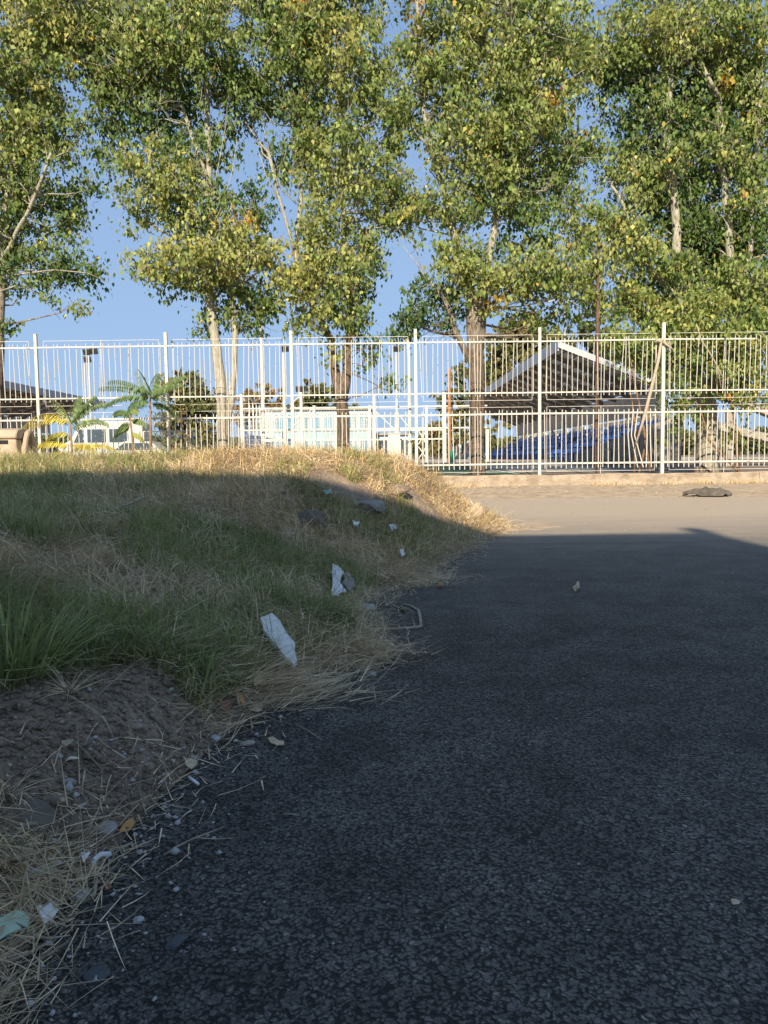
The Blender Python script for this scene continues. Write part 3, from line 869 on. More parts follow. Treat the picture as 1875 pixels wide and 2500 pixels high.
def crown(name, blobs, parent, mat, leaf=.10, dens=1.0, tone0=.35, droop=.25, warm=(), clump=.27, per=36, dark=False):
    """blobs: (px, py, rx px, ry px, distance, weight, tone shift)"""
    Cs = []; T = []; tips = []
    for (px, py, rx, ry, d, w, ts) in blobs:
        c = P(px, py, d); a = rx * d / FPX; b = ry * d / FPX; dep = min(max(a, b) * .9, 2.6)
        area = math.pi * a * b
        nc = max(3, int(area * w * dens * 20))
        u = rng.normal(0, 1, (nc, 3)); u /= np.linalg.norm(u, axis=1)[:, None]
        rad = rng.random(nc) ** .42 * (1 + .12 * rng.normal(0, 1, nc))
        cc = c + u * rad[:, None] * np.array([a, dep, b])
        ns = rng.poisson(per, nc).clip(6, 80)
        idx = np.repeat(np.arange(nc), ns)
        k = len(idx)
        cr = clump * rng.uniform(.6, 1.4, nc)
        off = rng.normal(0, 1, (k, 3)) * cr[idx][:, None] * np.array([.62, .62, .42])
        off[:, 2] -= droop * np.abs(rng.normal(0, .3, k))
        C = cc[idx] + off
        Cs.append(C)
        ct = rng.normal(0, .09, nc) + ts  # the shift also puts the shade of dark clumps into leaf colour
        T.append(tone0 + ct[idx] + rng.normal(0, .07, k))
        tips.append(cc)
    C = np.concatenate(Cs); T = np.concatenate(T)
    # soft random drift of leaf tone across the crown
    T = T + .10 * (fbm(C[:, 0], C[:, 2], .6, 3, off=17) - .5) * 2
    yel = rng.random(len(C)) < .012; T[yel] = rng.uniform(.78, .93, yel.sum())
    for (px, py, r, d, tv) in warm:
        c = P(px, py, d); rr = r * d / FPX
        m_ = ((C[:, 0] - c[0]) ** 2 + (C[:, 2] - c[2]) ** 2 < rr ** 2) & (rng.random(len(C)) < .6) & (C[:, 1] < c[1] + .8)
        T[m_] = tv + rng.normal(0, .05, m_.sum())
    Nrm = rng.normal(0, 1, (len(C), 3)); Nrm[:, 2] *= .55
    Nrm[:, 1] -= .25
    Nrm /= np.linalg.norm(Nrm, axis=1)[:, None]
    V = leaves(C, Nrm, leaf * rng.uniform(.55, 1.35, len(C)), T)
    F = np.arange(len(C) * 4).reshape(-1, 4)
    me = np_mesh(name, V.reshape(-1, 3) - np.array(parent.location), F, mat, tone=np.repeat(T.clip(0, 1), 4))
    o = link(name, me, parent); o['kind'] = 'stuff'
    return np.concatenate(tips), len(C)

def twigs(m_, tips, origin):
    for t in tips:
        a = t + np.array([rng.normal(0, .12), rng.normal(0, .12), .18])
        b = t + np.array([rng.normal(0, .25), rng.normal(0, .25), -.30])
        m_.tube([a - origin, (a + b) / 2 - origin + rng.normal(0, .05, 3), b - origin], [.011, .007, .003], 3, cap=False)
def limbs(m_, stems, tips, origin, nb=60, r0=.03):
    """branches from the nearest stem point below each chosen tip"""
    S_ = np.concatenate([np.array([a + (b - a) * t for t in np.linspace(0, 1, 8)]) for s in stems for a, b in zip(s[:-1], s[1:])])
    sel = rng.choice(len(tips), min(nb, len(tips)), replace=False)
    for i in sel:
        t = tips[i]
        low = S_[S_[:, 2] < t[2] - .2]
        if len(low) == 0: continue
        dd = np.linalg.norm((low - t) * np.array([1, 1, .8]), axis=1)
        a = low[np.argmin(dd + rng.random(len(dd)) * .7)]
        L = np.linalg.norm(t - a)
        if L > 3.4 or L < .3: continue
        mid = (a + t) / 2 + np.array([rng.normal(0, .12), rng.normal(0, .12), -.10 * L + rng.normal(0, .08)])
        q1 = (a + mid) / 2 + rng.normal(0, .05, 3); q2 = (mid + t) / 2 + rng.normal(0, .06, 3)
        r = r0 * (.4 + .35 * L)
        m_.tube([a - origin, q1 - origin, mid - origin, q2 - origin, t - origin], [r, r * .8, r * .6, r * .4, r * .18], 5, cap=False)
        for _ in range(3):
            e = q2 + rng.normal(0, .35, 3) + (t - q2) * .6
            m_.tube([q2 - origin, (q2 + e) / 2 - origin + rng.normal(0, .04, 3), e - origin], [r * .35, r * .25, r * .1], 4, cap=False)

def tree(label, base_px, d, stems, blobs, r_base, leaf=.112, tone0=.36, nb=70, warm=(), dens=1.0, group='poplars in a row behind the fence', name='poplar_tree', mat=None, branches=(), per=36, bark=None):
    """stems: lists of (px, py, radius m) in photo pixels at distance d"""
    bx = P(base_px, 1150, d)[0]
    org = np.array([bx, d, float(tz(bx, d)) - .05])
    t = empty(name, org, label, 'tree', group)
    polys = []
    m_ = MB()
    for s in stems:
        pts = []; rad = []
        for q in s:
            dd = d + (q[3] if len(q) > 3 else 0)
            pts.append(P(q[0], q[1], dd)); rad.append(q[2])
        # refine
        P2 = [pts[0]]; R2 = [rad[0]]
        for a, b, ra, rb in zip(pts[:-1], pts[1:], rad[:-1], rad[1:]):
            L = np.linalg.norm(b - a); k = max(2, int(L / .5))
            for j in range(1, k + 1):
                P2.append(a + (b - a) * j / k + (rng.normal(0, .02, 3) if j < k else 0)); R2.append((ra + (rb - ra) * j / k) * rng.uniform(.95, 1.05))
        if s is stems[0]:
            P2[0][2] = org[2] - .1
            P2.insert(1, P2[0] + np.array([0, 0, .45])); R2.insert(1, R2[0]); R2[0] *= 1.3
            P2 = [p for p in P2]
            ok = [0, 1] + [i for i in range(2, len(P2)) if P2[i][2] > P2[1][2] + .1]
            P2 = [P2[i] for i in ok]; R2 = [R2[i] for i in ok]
        m_.tube([p - org for p in P2], R2, 12)
        polys.append(pts)
    m_.build('trunk', bark or M_BARK, t, smooth=True)
    cps, nl = crown('crown', blobs, t, mat or M_LEAF, leaf, dens, tone0, warm=warm, per=per)
    b_ = MB()
    limbs(b_, polys, cps, org, int(nb * 1.7))
    twigs(b_, cps, org)
    for s in branches:
        pts = [P(q[0], q[1], d + (q[3] if len(q) > 3 else -.3)) - org for q in s]
        b_.tube(pts, [q[2] for q in s], 6)
    b_.build('branches', M_BARK, t, smooth=True)
    return nl

def B(l, d):
    """blobs given in the 1659-wide reading of the photo"""
    return [(x / S, y / S, rx / S, ry / S, d + dd, w, ts) for (x, y, rx, ry, dd, w, ts) in l]
def ST(l):
    return [tuple((q[0] / S, q[1] / S) + tuple(q[2:])) for q in l]

NL = 0
# T1: left edge
NL += tree('poplar at the left edge of the photo with its dark lower branch reaching right', -8, 21.6,
     [ST([(-8, 1000, .17), (-3, 700, .14), (2, 560, .12), (20, 400, .10), (45, 200, .08), (60, -80, .05)]), ST([(2, 560, .06), (60, 460, .05, -.4), (110, 330, .03, -.8)]), ST([(20, 400, .07), (-40, 250, .05), (-60, 50, .03)])],
     B([(30, 330, 110, 110, 0, .95, .10), (20, 150, 130, 130, 0, .9, .1), (100, 60, 120, 90, .4, .9, .16), (30, 520, 75, 80, .2, .8, -.08), (110, 440, 85, 60, .6, .6, -.12), (60, 610, 60, 45, 0, .38, -.1),
        (150, 560, 70, 32, .4, .55, -.22), (205, 600, 36, 22, .3, .5, -.25), (120, 590, 60, 40, .3, .35, -.22), (170, 660, 10, 18, .2, .0, 0), (150, 470, 50, 50, .5, .4, -.1), (15, 690, 20, 22, 0, .3, -.1), (-60, 400, 90, 200, 0, .7, 0), (50, -90, 200, 90, 0, .7, .1), (185, 400, 30, 40, .5, .5, -.15), (100, 270, 90, 80, .3, .8, .05)], 21.6),  # lower right clumps carry their shade as a darker leaf tone
     .15, nb=90, branches=[ST([(2, 600, .04), (60, 590, .03), (120, 583, .022), (190, 590, .013), (235, 610, .006)]), ST([(0, 630, .03), (40, 615, .02), (90, 640, .012), (130, 690, .006)])])
# T2
NL += tree('pale-barked poplar forking just above the lower fence tier, second from the left', 548, 22.0,
     [ST([(482, 960, .17), (482, 905, .19), (476, 820, .15), (466, 740, .135), (452, 640, .12), (458, 540, .10), (452, 400, .09), (448, 250, .08), (440, 80, .06), (440, -80, .04)]),
      ST([(484, 912, .12), (500, 870, .10), (506, 800, .09), (508, 720, .085), (500, 620, .07), (490, 520, .05), (500, 430, .04)]),
      ST([(458, 540, .06), (400, 440, .05), (330, 380, .03)]), ST([(452, 400, .06), (400, 250, .05), (360, 100, .03)])],
     B([(340, 395, 100, 80, -.6, 1.0, .12), (440, 460, 80, 70, 0, .8, .02), (300, 560, 42, 26, -.5, .6, .2), (350, 575, 70, 40, -.5, .75, .16), (450, 545, 120, 70, -.6, .95, .2), (540, 530, 70, 60, -.3, .85, .17), (500, 640, 80, 60, .2, .8, .0), (560, 650, 50, 55, .3, .55, 0),
        (545, 440, 58, 42, .5, .75, -.2), (300, 110, 120, 120, 0, .95, .12), (420, 80, 130, 120, -.3, .95, .08), (510, 180, 70, 90, .2, .7, -.1), (340, 240, 90, 60, .4, .7, -.15), (230, 200, 80, 90, .5, .7, -.08), (400, 330, 80, 70, .3, .65, -.1), (200, 60, 110, 80, .2, .8, .1), (290, 450, 40, 50, -.3, .5, .1), (365, 640, 40, 30, 0, .0, 0),
        (470, 700, 55, 25, .2, .35, -.15), (530, 715, 40, 28, .3, .35, -.15), (415, -80, 200, 90, 0, .7, .1), (470, 300, 50, 60, .3, .45, -.1), (420, 610, 40, 30, 0, .55, .05), (250, 330, 60, 50, .5, .55, -.1)], 22.0),
     .17, nb=120, bark=M_BARKP, warm=[(530 / S, 482 / S, 26 / S, 22, .93), (475 / S, 492 / S, 14 / S, 22, .9), (520 / S, 560 / S, 60 / S, 22, .66), (330 / S, 540 / S, 50 / S, 22, .64)],
     branches=[ST([(460, 420, .022), (475, 340, .016), (488, 270, .009), (492, 210, .004)]), ST([(470, 470, .02), (500, 380, .012), (512, 300, .006)]), ST([(455, 620, .03), (430, 590, .02), (390, 570, .01)]), ST([(440, 560, .05), (370, 510, .035), (300, 470, .02), (240, 425, .01)])])
# T3
NL += tree('dark-barked poplar forking low in front of the sports cage, third from the left', 843, 22.3,
     [ST([(747, 1010, .19), (742, 900, .175), (738, 860, .17), (722, 790, .13), (716, 735, .11), (690, 690, .08), (640, 560, .07), (650, 440, .06), (640, 300, .06), (620, 100, .05), (600, -60, .03)]),
      ST([(740, 860, .15), (750, 800, .13), (757, 720, .12), (762, 620, .10), (745, 540, .08), (740, 400, .07), (730, 200, .05), (720, -60, .03)]),
      ST([(640, 560, .05), (610, 450, .04), (580, 330, .03)])],
     B([(700, 500, 80, 70, -.4, .9, .12), (640, 600, 60, 60, -.5, .8, .16), (720, 590, 80, 70, -.3, .9, .12), (800, 520, 50, 70, 0, .6, .0), (680, 680, 70, 40, -.4, .85, .12), (750, 665, 60, 50, -.2, .7, .02), (790, 600, 45, 60, .3, .45, -.15),
        (800, 760, 50, 50, .2, .28, -.12), (840, 830, 38, 26, .2, .25, -.12), (780, 700, 40, 30, .2, .45, -.1), (750, 360, 100, 100, -.4, .95, .12), (660, 330, 55, 70, 0, .7, .02), (840, 400, 60, 70, -.2, .75, .12), (600, 330, 30, 60, .3, .5, -.2), (560, 200, 50, 80, .3, .8, -.08),
        (640, 150, 90, 120, 0, .9, -.03), (760, 160, 90, 110, -.3, .95, .14), (700, 30, 120, 80, -.2, .9, .1), (600, 40, 80, 80, 0, .8, -.02), (850, 250, 60, 80, -.2, .8, .12), (700, -80, 180, 80, 0, .7, .1), (590, 410, 25, 30, 0, .35, -.1), (730, 760, 22, 20, 0, .2, 0), (670, 260, 60, 60, .3, .7, -.1), (860, 470, 40, 45, 0, .6, .05)], 22.3),
     .17, nb=120, warm=[(740 / S, 95 / S, 50 / S, 22, .68), (650 / S, 20 / S, 28 / S, 22, .95), (640 / S, 620 / S, 60 / S, 22, .68)],
     branches=[ST([(600, 430, .02), (575, 380, .012), (560, 330, .006)]), ST([(640, 440, .025), (600, 400, .018), (575, 300, .01), (560, 240, .005)]), ST([(745, 800, .025), (790, 820, .018), (830, 840, .01), (860, 860, .006)]), ST([(752, 760, .02), (800, 750, .014), (850, 700, .006)])])
# T4
NL += tree('thick-trunked poplar with twin stems in front of the grandstand roof', 1166, 22.0,
     [ST([(1032, 1030, .21), (1031, 900, .205), (1029, 820, .22), (1025, 700, .24), (1020, 640, .17), (1000, 580, .11), (975, 480, .10), (955, 400, .09), (930, 320, .08), (910, 200, .06), (900, -60, .04)]),
      ST([(1030, 760, .15), (1038, 690, .16), (1045, 620, .14), (1060, 540, .10), (1075, 440, .09), (1080, 300, .08), (1090, 100, .06), (1100, -60, .04)]),
      ST([(1040, 690, .09), (1070, 650, .07), (1110, 625, .05), (1180, 600, .03)]), ST([(1026, 800, .1), (1005, 760, .09), (985, 720, .08), (962, 650, .06), (930, 610, .04)])],
     B([(1000, 560, 70, 60, -.3, .9, .08), (1080, 600, 90, 60, -.4, .95, .12), (1170, 590, 90, 60, -.4, .85, .12), (1260, 610, 80, 50, -.3, .8, .12), (940, 640, 75, 50, .3, .75, -.28), (900, 690, 55, 40, .4, .55, -.28), (970, 690, 45, 30, .3, .45, -.2), (860, 720, 40, 25, .4, .35, -.2),
        (1130, 500, 70, 80, .2, .65, -.1), (1000, 450, 60, 60, -.2, .7, .08), (910, 440, 60, 70, -.2, .75, .12), (1050, 400, 80, 70, -.2, .8, .08), (1150, 400, 90, 70, .2, .75, .0), (1000, 300, 100, 80, -.4, .95, .12), (1120, 280, 110, 80, -.5, 1.0, .1), (1230, 330, 60, 80, 0, .7, -.08), (1180, 200, 100, 100, -.4, .95, .14), (1040, 160, 120, 100, -.4, 1.0, .14), (930, 200, 60, 90, 0, .7, .04),
        (1150, 60, 130, 80, -.3, .95, .14), (990, 50, 100, 70, -.1, .9, .1), (900, 90, 60, 60, .1, .65, .1), (1240, 120, 60, 70, -.2, .8, .14), (1060, -80, 250, 80, 0, .7, .1), (1240, 480, 60, 60, 0, .65, .1), (1300, 540, 60, 50, -.2, .7, .12), (1200, 680, 55, 35, 0, .55, .06), (1290, 670, 55, 30, 0, .6, .06), (1060, 660, 22, 25, -.5, .3, .2), (1110, 680, 20, 20, .2, .25, 0)], 22.0),
     .2, nb=150, warm=[(895 / S, 55 / S, 24 / S, 22, .93), (1068 / S, 660 / S, 18 / S, 22, .86), (1170 / S, 240 / S, 30 / S, 22, .75), (1180 / S, 260 / S, 14 / S, 22, .96)],
     branches=[ST([(930, 320, .04), (900, 290, .02), (880, 250, .01)]), ST([(870, 530, .006), (900, 570, .015), (930, 620, .02)]), ST([(1200, 440, .01), (1240, 420, .015), (1225, 470, .008)])])
# T5 and its neighbours on the right
NL += tree('broad poplar at the right with its thick pale trunk base behind the fence', 1725, 22.2,
     [ST([(1526, 1010, .33), (1526, 900, .31), (1520, 850, .26), (1490, 770, .16), (1475, 690, .14), (1462, 600, .13), (1462, 500, .12), (1452, 400, .12), (1440, 300, .10), (1450, 150, .08), (1420, -60, .05)]),
      ST([(1530, 850, .15), (1560, 770, .14), (1585, 690, .14), (1578, 560, .11), (1565, 400, .09), (1552, 210, .08), (1500, 130, .06), (1460, 60, .04)]),
      ST([(1468, 640, .09), (1430, 610, .07), (1390, 560, .07), (1375, 500, .06), (1345, 440, .05), (1320, 400, .03)]),
      ST([(1584, 660, .08), (1620, 560, .07), (1622, 400, .08), (1640, 260, .06), (1650, 60, .04)])],
     B([(1400, 300, 80, 90, .6, .75, -.12), (1470, 230, 80, 80, .6, .7, -.1), (1360, 200, 60, 90, .7, .6, -.16), (1350, 90, 70, 70, 0, .8, .1), (1450, 70, 110, 70, -.3, .95, .12), (1570, 80, 100, 80, -.3, .95, .12), (1380, 400, 80, 60, .2, .7, .08), (1340, 480, 70, 60, -.2, .75, .14), (1500, 380, 60, 80, .8, .7, -.1),
        (1440, 480, 60, 60, .5, .75, -.1), (1520, 520, 80, 80, .7, .85, -.08), (1610, 520, 60, 90, .3, .8, -.14), (1600, 380, 60, 80, .2, .75, .02), (1640, 250, 60, 90, 0, .8, .1), (1560, 220, 60, 70, .4, .7, -.05), (1390, 560, 80, 50, -.2, .8, .12), (1360, 650, 80, 50, 0, .85, .1), (1450, 620, 60, 50, .5, .7, -.15), (1540, 640, 70, 60, .2, .85, .04), (1630, 650, 55, 60, -.2, .85, .1),
        (1430, 700, 70, 35, -.1, .8, .12), (1570, 120, 70, 60, 0, .6, .05), (1500, -80, 260, 80, 0, .7, .1), (1720, 300, 60, 300, 0, .6, .0), (1520, 450, 60, 60, .3, .6, -.12), (1620, 440, 50, 60, 0, .7, .05), (1500, 300, 130, 120, 1.4, .6, -.25), (1400, 450, 100, 100, 1.3, .55, -.2), (1540, 560, 110, 110, 1.4, .7, -.25), (1600, 200, 90, 120, 1.2, .6, -.1), (1440, 150, 100, 90, 1.0, .6, -.1), (1640, 600, 60, 110, .8, .7, -.1), (1420, 640, 90, 70, 1.2, .6, -.2), (1320, 150, 40, 90, .6, .5, -.2), (1460, 330, 45, 40, -.7, .7, .05), (1470, 560, 40, 40, -.8, .75, .0), (1560, 300, 45, 45, -.7, .65, .08), (1580, 600, 45, 45, -.8, .7, .05), (1450, 210, 35, 35, -.6, .6, .08), (1310, 330, 50, 60, .4, .5, 0)], 22.2),
     .26, nb=150, bark=M_BARKP, branches=[ST([(1325, 512, .006), (1350, 514, .015), (1390, 520, .03)]), ST([(1500, 110, .05), (1530, 170, .06), (1552, 205, .06)]), ST([(1418, 270, .03), (1400, 230, .02)]), ST([(1585, 690, .05), (1610, 660, .04), (1640, 630, .02)])],
     warm=[(1555 / S, 190 / S, 18 / S, 22, .9), (1580 / S, 440 / S, 12 / S, 22, .85)])
# thicket in front of the stand, behind the fence
def shrub(label, px, d, blobs, tone0=.38, leaf=.11, stems=4, name='shrub', group=None, mat=None, per=30, warm=(), dens=1.5):
    bx = P(px, 1150, d)[0]; org = np.array([bx, d, float(tz(bx, d))])
    t = empty(name, org, label, 'shrub' if name == 'shrub' else 'tree', group)
    tips, n = crown('crown' if name != 'shrub' else 'foliage', blobs, t, mat or M_LEAF, leaf, dens, tone0, per=per, warm=warm)
    m_ = MB()
    for k in range(stems):
        e = tips[rng.integers(len(tips))]
        a = org + np.array([rng.normal(0, .12), rng.normal(0, .12), -.05])
        m_.tube([a - org, (a * .65 + e * .35) - org + rng.normal(0, .1, 3), (a * .3 + e * .7) - org + rng.normal(0, .12, 3), e - org], [.04, .03, .02, .008], 6)
    m_.build('stem' if name == 'shrub' else 'trunk', M_STEM, t, smooth=True)
    return n
NL += shrub('leafy shrub thicket hanging over the upper fence tier right of the tallest post', 1810, 20.9,
      B([(1530, 720, 80, 40, 0, 1.0, .08), (1600, 740, 60, 50, 0, 1.0, .1), (1500, 780, 60, 45, 0, .8, .04), (1580, 800, 60, 35, -.2, .8, .1), (1640, 800, 40, 60, -.2, .7, .08), (1470, 830, 40, 35, 0, .6, .0), (1570, 835, 60, 22, 0, .45, .1), (1630, 870, 40, 20, 0, .4, .1), (1610, 930, 45, 20, 0, .35, .1), (1490, 880, 30, 40, 0, .5, 0), (1520, 650, 60, 30, 0, .7, .1), (1620, 700, 60, 40, 0, .9, .05), (1450, 700, 50, 35, .2, .8, 0), (1500, 740, 60, 40, .4, .8, -.1), (1600, 835, 60, 25, .3, .6, -.05)], 20.9),
      warm=[(1545 / S, 835 / S, 14 / S, 20.9, .9), (1560 / S, 860 / S, 12 / S, 20.9, .92)], stems=2)
NL += shrub('green shrub in front of the grandstand roof left of the leaning branch', 1560, 21.3,
      B([(1360, 730, 70, 25, 0, .9, .08), (1410, 760, 55, 35, 0, .85, .05), (1350, 770, 40, 22, 0, .35, .0), (1430, 820, 35, 40, 0, .5, .05), (1445, 880, 22, 35, 0, .4, .05), (1400, 790, 30, 30, 0, .35, 0), (1290, 735, 40, 18, 0, .35, 0), (1440, 930, 22, 30, 0, .3, .0)], 21.3), stems=3)

# saplings with long feathered leaves
def frond(m_, base, az, L, droop, tone, T, leaflet=.22, n=20, rise=.9):
    """rachis with pairs of narrow leaflets; appended to vertex lists"""
    d0 = np.array([math.cos(az), math.sin(az) * .8, rise]); d0 /= np.linalg.norm(d0)
    p = np.array(base, float); d = d0.copy(); pts = [p.copy()]; dirs = [d.copy()]
    for i in range(n + 2):
        p = p + d * L / (n + 2); d = d + np.array([0, 0, -droop / (n + 2)]); d /= np.linalg.norm(d)
        pts.append(p.copy()); dirs.append(d.copy())
    V = []; Fq = []
    for i in range(2, len(pts)):
        side = np.cross(dirs[i], np.array([0, 0, 1.0])); side /= np.linalg.norm(side) + 1e-9
        for sgn in (-1, 1):
            l = leaflet * (1 - .5 * abs(i / len(pts) - .4)) * random.uniform(.85, 1.1)
            ld = side * sgn * .8 + dirs[i] * .55 + np.array([0, 0, -.85 + random.uniform(-.25, .1)]); ld /= np.linalg.norm(ld)
            wv = np.cross(ld, dirs[i]); wv /= np.linalg.norm(wv) + 1e-9
            wv = wv * .3 + dirs[i] * .7
            w = l * .17
            q = pts[i]
            b = len(V)
            V += [q, q + ld * l * .3 - wv * w, q + ld * l * .7 - wv * w * .8, q + ld * l + np.array([0, 0, -.02]), q + ld * l * .7 + wv * w * .8, q + ld * l * .3 + wv * w]
            Fq += [(b, b + 1, b + 5), (b + 1, b + 2, b + 4), (b + 1, b + 4, b + 5), (b + 2, b + 3, b + 4)]
    b = len(V)
    me = V; nleaf = len(V)
    tone_l = [tone + random.uniform(-.06, .06)] * nleaf
    # rachis as thin strip tube
    tb = MB(); tb.tube(pts, [.007] + [.005] * (len(pts) - 2) + [.002], 4)
    V = V + [np.array(v) for v in tb.v]
    for f in tb.f:
        if len(f) == 4: Fq += [(b + f[0], b + f[1], b + f[2]), (b + f[0], b + f[2], b + f[3])]
    tone_l += [min(1, tone + .2)] * len(tb.v)
    return np.array(V), np.array(Fq), np.array(tone_l)
def sapling(label, px, py_base, py_top, d, fronds, lean=0):
    b = P(px, py_base, d); tp = P(px + lean, py_top, d)
    b[2] = min(b[2], 0.4)
    t = empty('tree_of_heaven_sapling', b, label, 'sapling', 'feather-leaved saplings by the fence')
    m_ = MB(); mid = (b + tp) / 2 + np.array([.03, 0, 0])
    m_.tube([b - b, mid - b, tp - b], [.035, .028, .018], 7)
    m_.build('stem', M_STEM, t, smooth=True)
    for (f, az, L, dr, tone, rise) in fronds:
        base = b + (tp - b) * f
        V, F, T = frond(None, base - b, az, L, dr, tone, None, rise=rise)
        link('frond', np_mesh('frond', V, F, M_FROND, tone=T.clip(0, 1)), t)
PI = math.pi
sapling('green feather-leaved sapling with an umbrella of fronds in front of the second post', 362, 1130, 965, 18.9,
        [(1, PI * .95, 1.35, .75, .3, .55), (1, PI * .9, 1.25, .9, .25, .85), (.97, PI * 1.1, 1.1, 1.1, .2, .35), (1, .1, .95, .35, .38, .8), (1, -.3, .9, .5, .4, .55), (1, PI * .5, .9, .6, .3, 1.1), (.95, PI * 1.5, .9, 1.3, .2, .8),
         (.95, .5, .85, .6, .35, 1.3), (.9, PI * .8, .9, 1.6, .1, .4), (.9, 0.0, .7, 1.6, .15, .3), (1, PI * .7, 1.0, .6, .3, 1.3), (.92, PI * 1.3, .8, 1.8, .12, .3), (.95, -.9, .8, 1.4, .2, .5)], lean=5)
sapling('yellowing feather-leaved sapling with drooping fronds in front of the first post', 172, 1135, 1035, 18.6,
        [(1, PI * .93, 1.5, 1.9, .88, .9), (1, PI * 1.02, 1.3, 2.0, .9, .7), (1, PI * .75, 1.1, 1.2, .6, 1.5), (1, .3, 1.1, 1.3, .35, 1.5), (.9, .0, 1.0, 1.5, .4, 1.0), (.5, .05, 1.15, 1.3, .93, .7), (.6, PI * 1.1, 1.0, 1.2, .93, .5), (.45, PI, .8, 1.3, .95, .5), (.4, PI * 1.2, .6, 1.6, .97, .4), (1, PI * .5, .9, 1, .4, 1.9), (.6, -.3, .8, 1.6, .9, .5), (.8, PI * .98, .9, 2.2, .8, .6), (1, .15, .9, .8, .35, 1.9)])
sapling('thin sapling with small green and yellow leaves between the first two posts', 325, 1130, 1010, 18.8,
        [(1, PI * .95, .45, 1.5, .3, .9), (.9, .1, .4, 1.5, .5, .5), (.8, PI, .5, 1.8, .2, .3), (1, PI * .5, .5, .8, .55, 1.3), (.7, .2, .35, 1.6, .7, .2), (.85, PI * .8, .5, 1.6, .3, .4)], lean=-8)

# trees beyond the pitch
NL += shrub('olive green round tree beyond the pitch left of the forking pale poplar', 470, 44, [(455, 960, 62, 60, 44, .8, .0), (505, 1000, 50, 60, 44, .7, .05), (425, 1030, 45, 45, 44, .7, .05), (480, 1060, 70, 30, 44, .6, .05)], .5, .2, name='round_tree', mat=M_FARLEAF, per=30, dens=0.675)
NL += shrub('russet autumn tree behind the left part of the sports cage', 640, 85, [(640, 975, 60, 48, 85, .9, .3), (600, 1010, 45, 40, 85, .8, .2), (690, 1010, 50, 40, 85, .8, .25)], .55, .32, name='autumn_tree', mat=M_FARLEAF, per=26, dens=.22)
NL += shrub('dark olive tree with russet patches behind the middle of the sports cage', 775, 82, [(780, 970, 50, 42, 82, .9, .05), (750, 1010, 55, 35, 82, .8, .15), (830, 1010, 50, 35, 82, .8, .15)], .4, .32, name='autumn_tree', mat=M_FARLEAF, per=26, dens=0.36)
NL += shrub('pale willow-like tree left of the grandstand roof tip', 1120, 95, [(1130, 930, 45, 50, 95, .6, .0), (1110, 990, 55, 50, 95, .7, .05), (1140, 1050, 75, 45, 95, .7, .05), (1060, 1060, 35, 30, 95, .6, .1)], .5, .35, name='willow_tree', mat=M_FARLEAF, per=24, dens=.22)
NL += shrub('tall yellow-green tree rising behind the ridge of the grandstand roof', 1290, 100, [(1270, 810, 70, 45, 100, .9, .1), (1240, 860, 60, 50, 100, .9, .0), (1340, 850, 60, 50, 100, .9, .05), (1200, 920, 60, 50, 100, .8, .05), (1330, 930, 110, 50, 100, .6, .0), (1255, 980, 100, 60, 100, .5, .0)], .5, .38, name='tall_tree', mat=M_FARLEAF, per=26, dens=0.36)
NL += shrub('dark tree behind the right end of the grandstand roof', 1430, 90, [(1430, 800, 45, 35, 90, .8, -.2), (1480, 850, 60, 50, 90, .8, -.1), (1560, 880, 90, 60, 90, .7, 0)], .35, .36, name='tall_tree', mat=M_FARLEAF, per=26, dens=.22)
NL += shrub('low russet tree far off in the gap between cage and willow', 1070, 120, [(1060, 1060, 30, 30, 120, .9, .3), (1020, 1080, 35, 25, 120, .8, .1)], .55, .35, name='autumn_tree', mat=M_FARLEAF, per=20, dens=0.21)
# distant wood along the horizon
Cn = 52000
az = rng.uniform(-1.0, 1.0, Cn); dist = rng.uniform(210, 260, Cn)
Xw = np.sin(az) * dist; Yw = np.cos(az) * dist
hh = 3.2 + 4.5 * fbm(Xw, Yw * .2, .06, 3, off=2) + 1.5 * fbm(Xw, Xw * 0, .3, 2)
Zw = .4 + hh * rng.random(Cn) ** .6
C = np.stack([Xw, Yw, Zw], 1); Nr = rng.normal(0, 1, (Cn, 3)); Nr /= np.linalg.norm(Nr, axis=1)[:, None]
V = leaves(C, Nr, rng.uniform(.9, 1.6, Cn), None)
wood = link('distant_woodland', np_mesh('distant_woodland', V.reshape(-1, 3), np.arange(Cn * 4).reshape(-1, 4), M_FARLEAF, tone=np.repeat((.35 + .4 * (fbm(Xw, Yw, .08, 2) - .3)).clip(0, 1), 4)))
setp(wood, 'far-off belt of trees along the horizon', 'woodland', kind='stuff')
# far-off hills with the haze painted into their pale colour
hv = []; hf = []
xs_ = np.linspace(-900, 900, 90)
for x_ in xs_:
    h = 14 + 16 * float(fbm(x_, 0, .004, 3, off=3))
    hv += [(x_, 1500, -2), (x_, 1500 + 120, h), (x_, 1900, h * .8), (x_, 2100, -2)]
for i in range(len(xs_) - 1):
    for k in range(3):
        a = i * 4 + k; hf.append((a, a + 4, a + 5, a + 1))
mh = MB(); mh.add(hv, hf)
setp(mh.build('hills', simple('haze_tinted_hills', (.24, .27, .33), (.20, .23, .29), .01, .95, world=True), smooth=True), kind='structure')

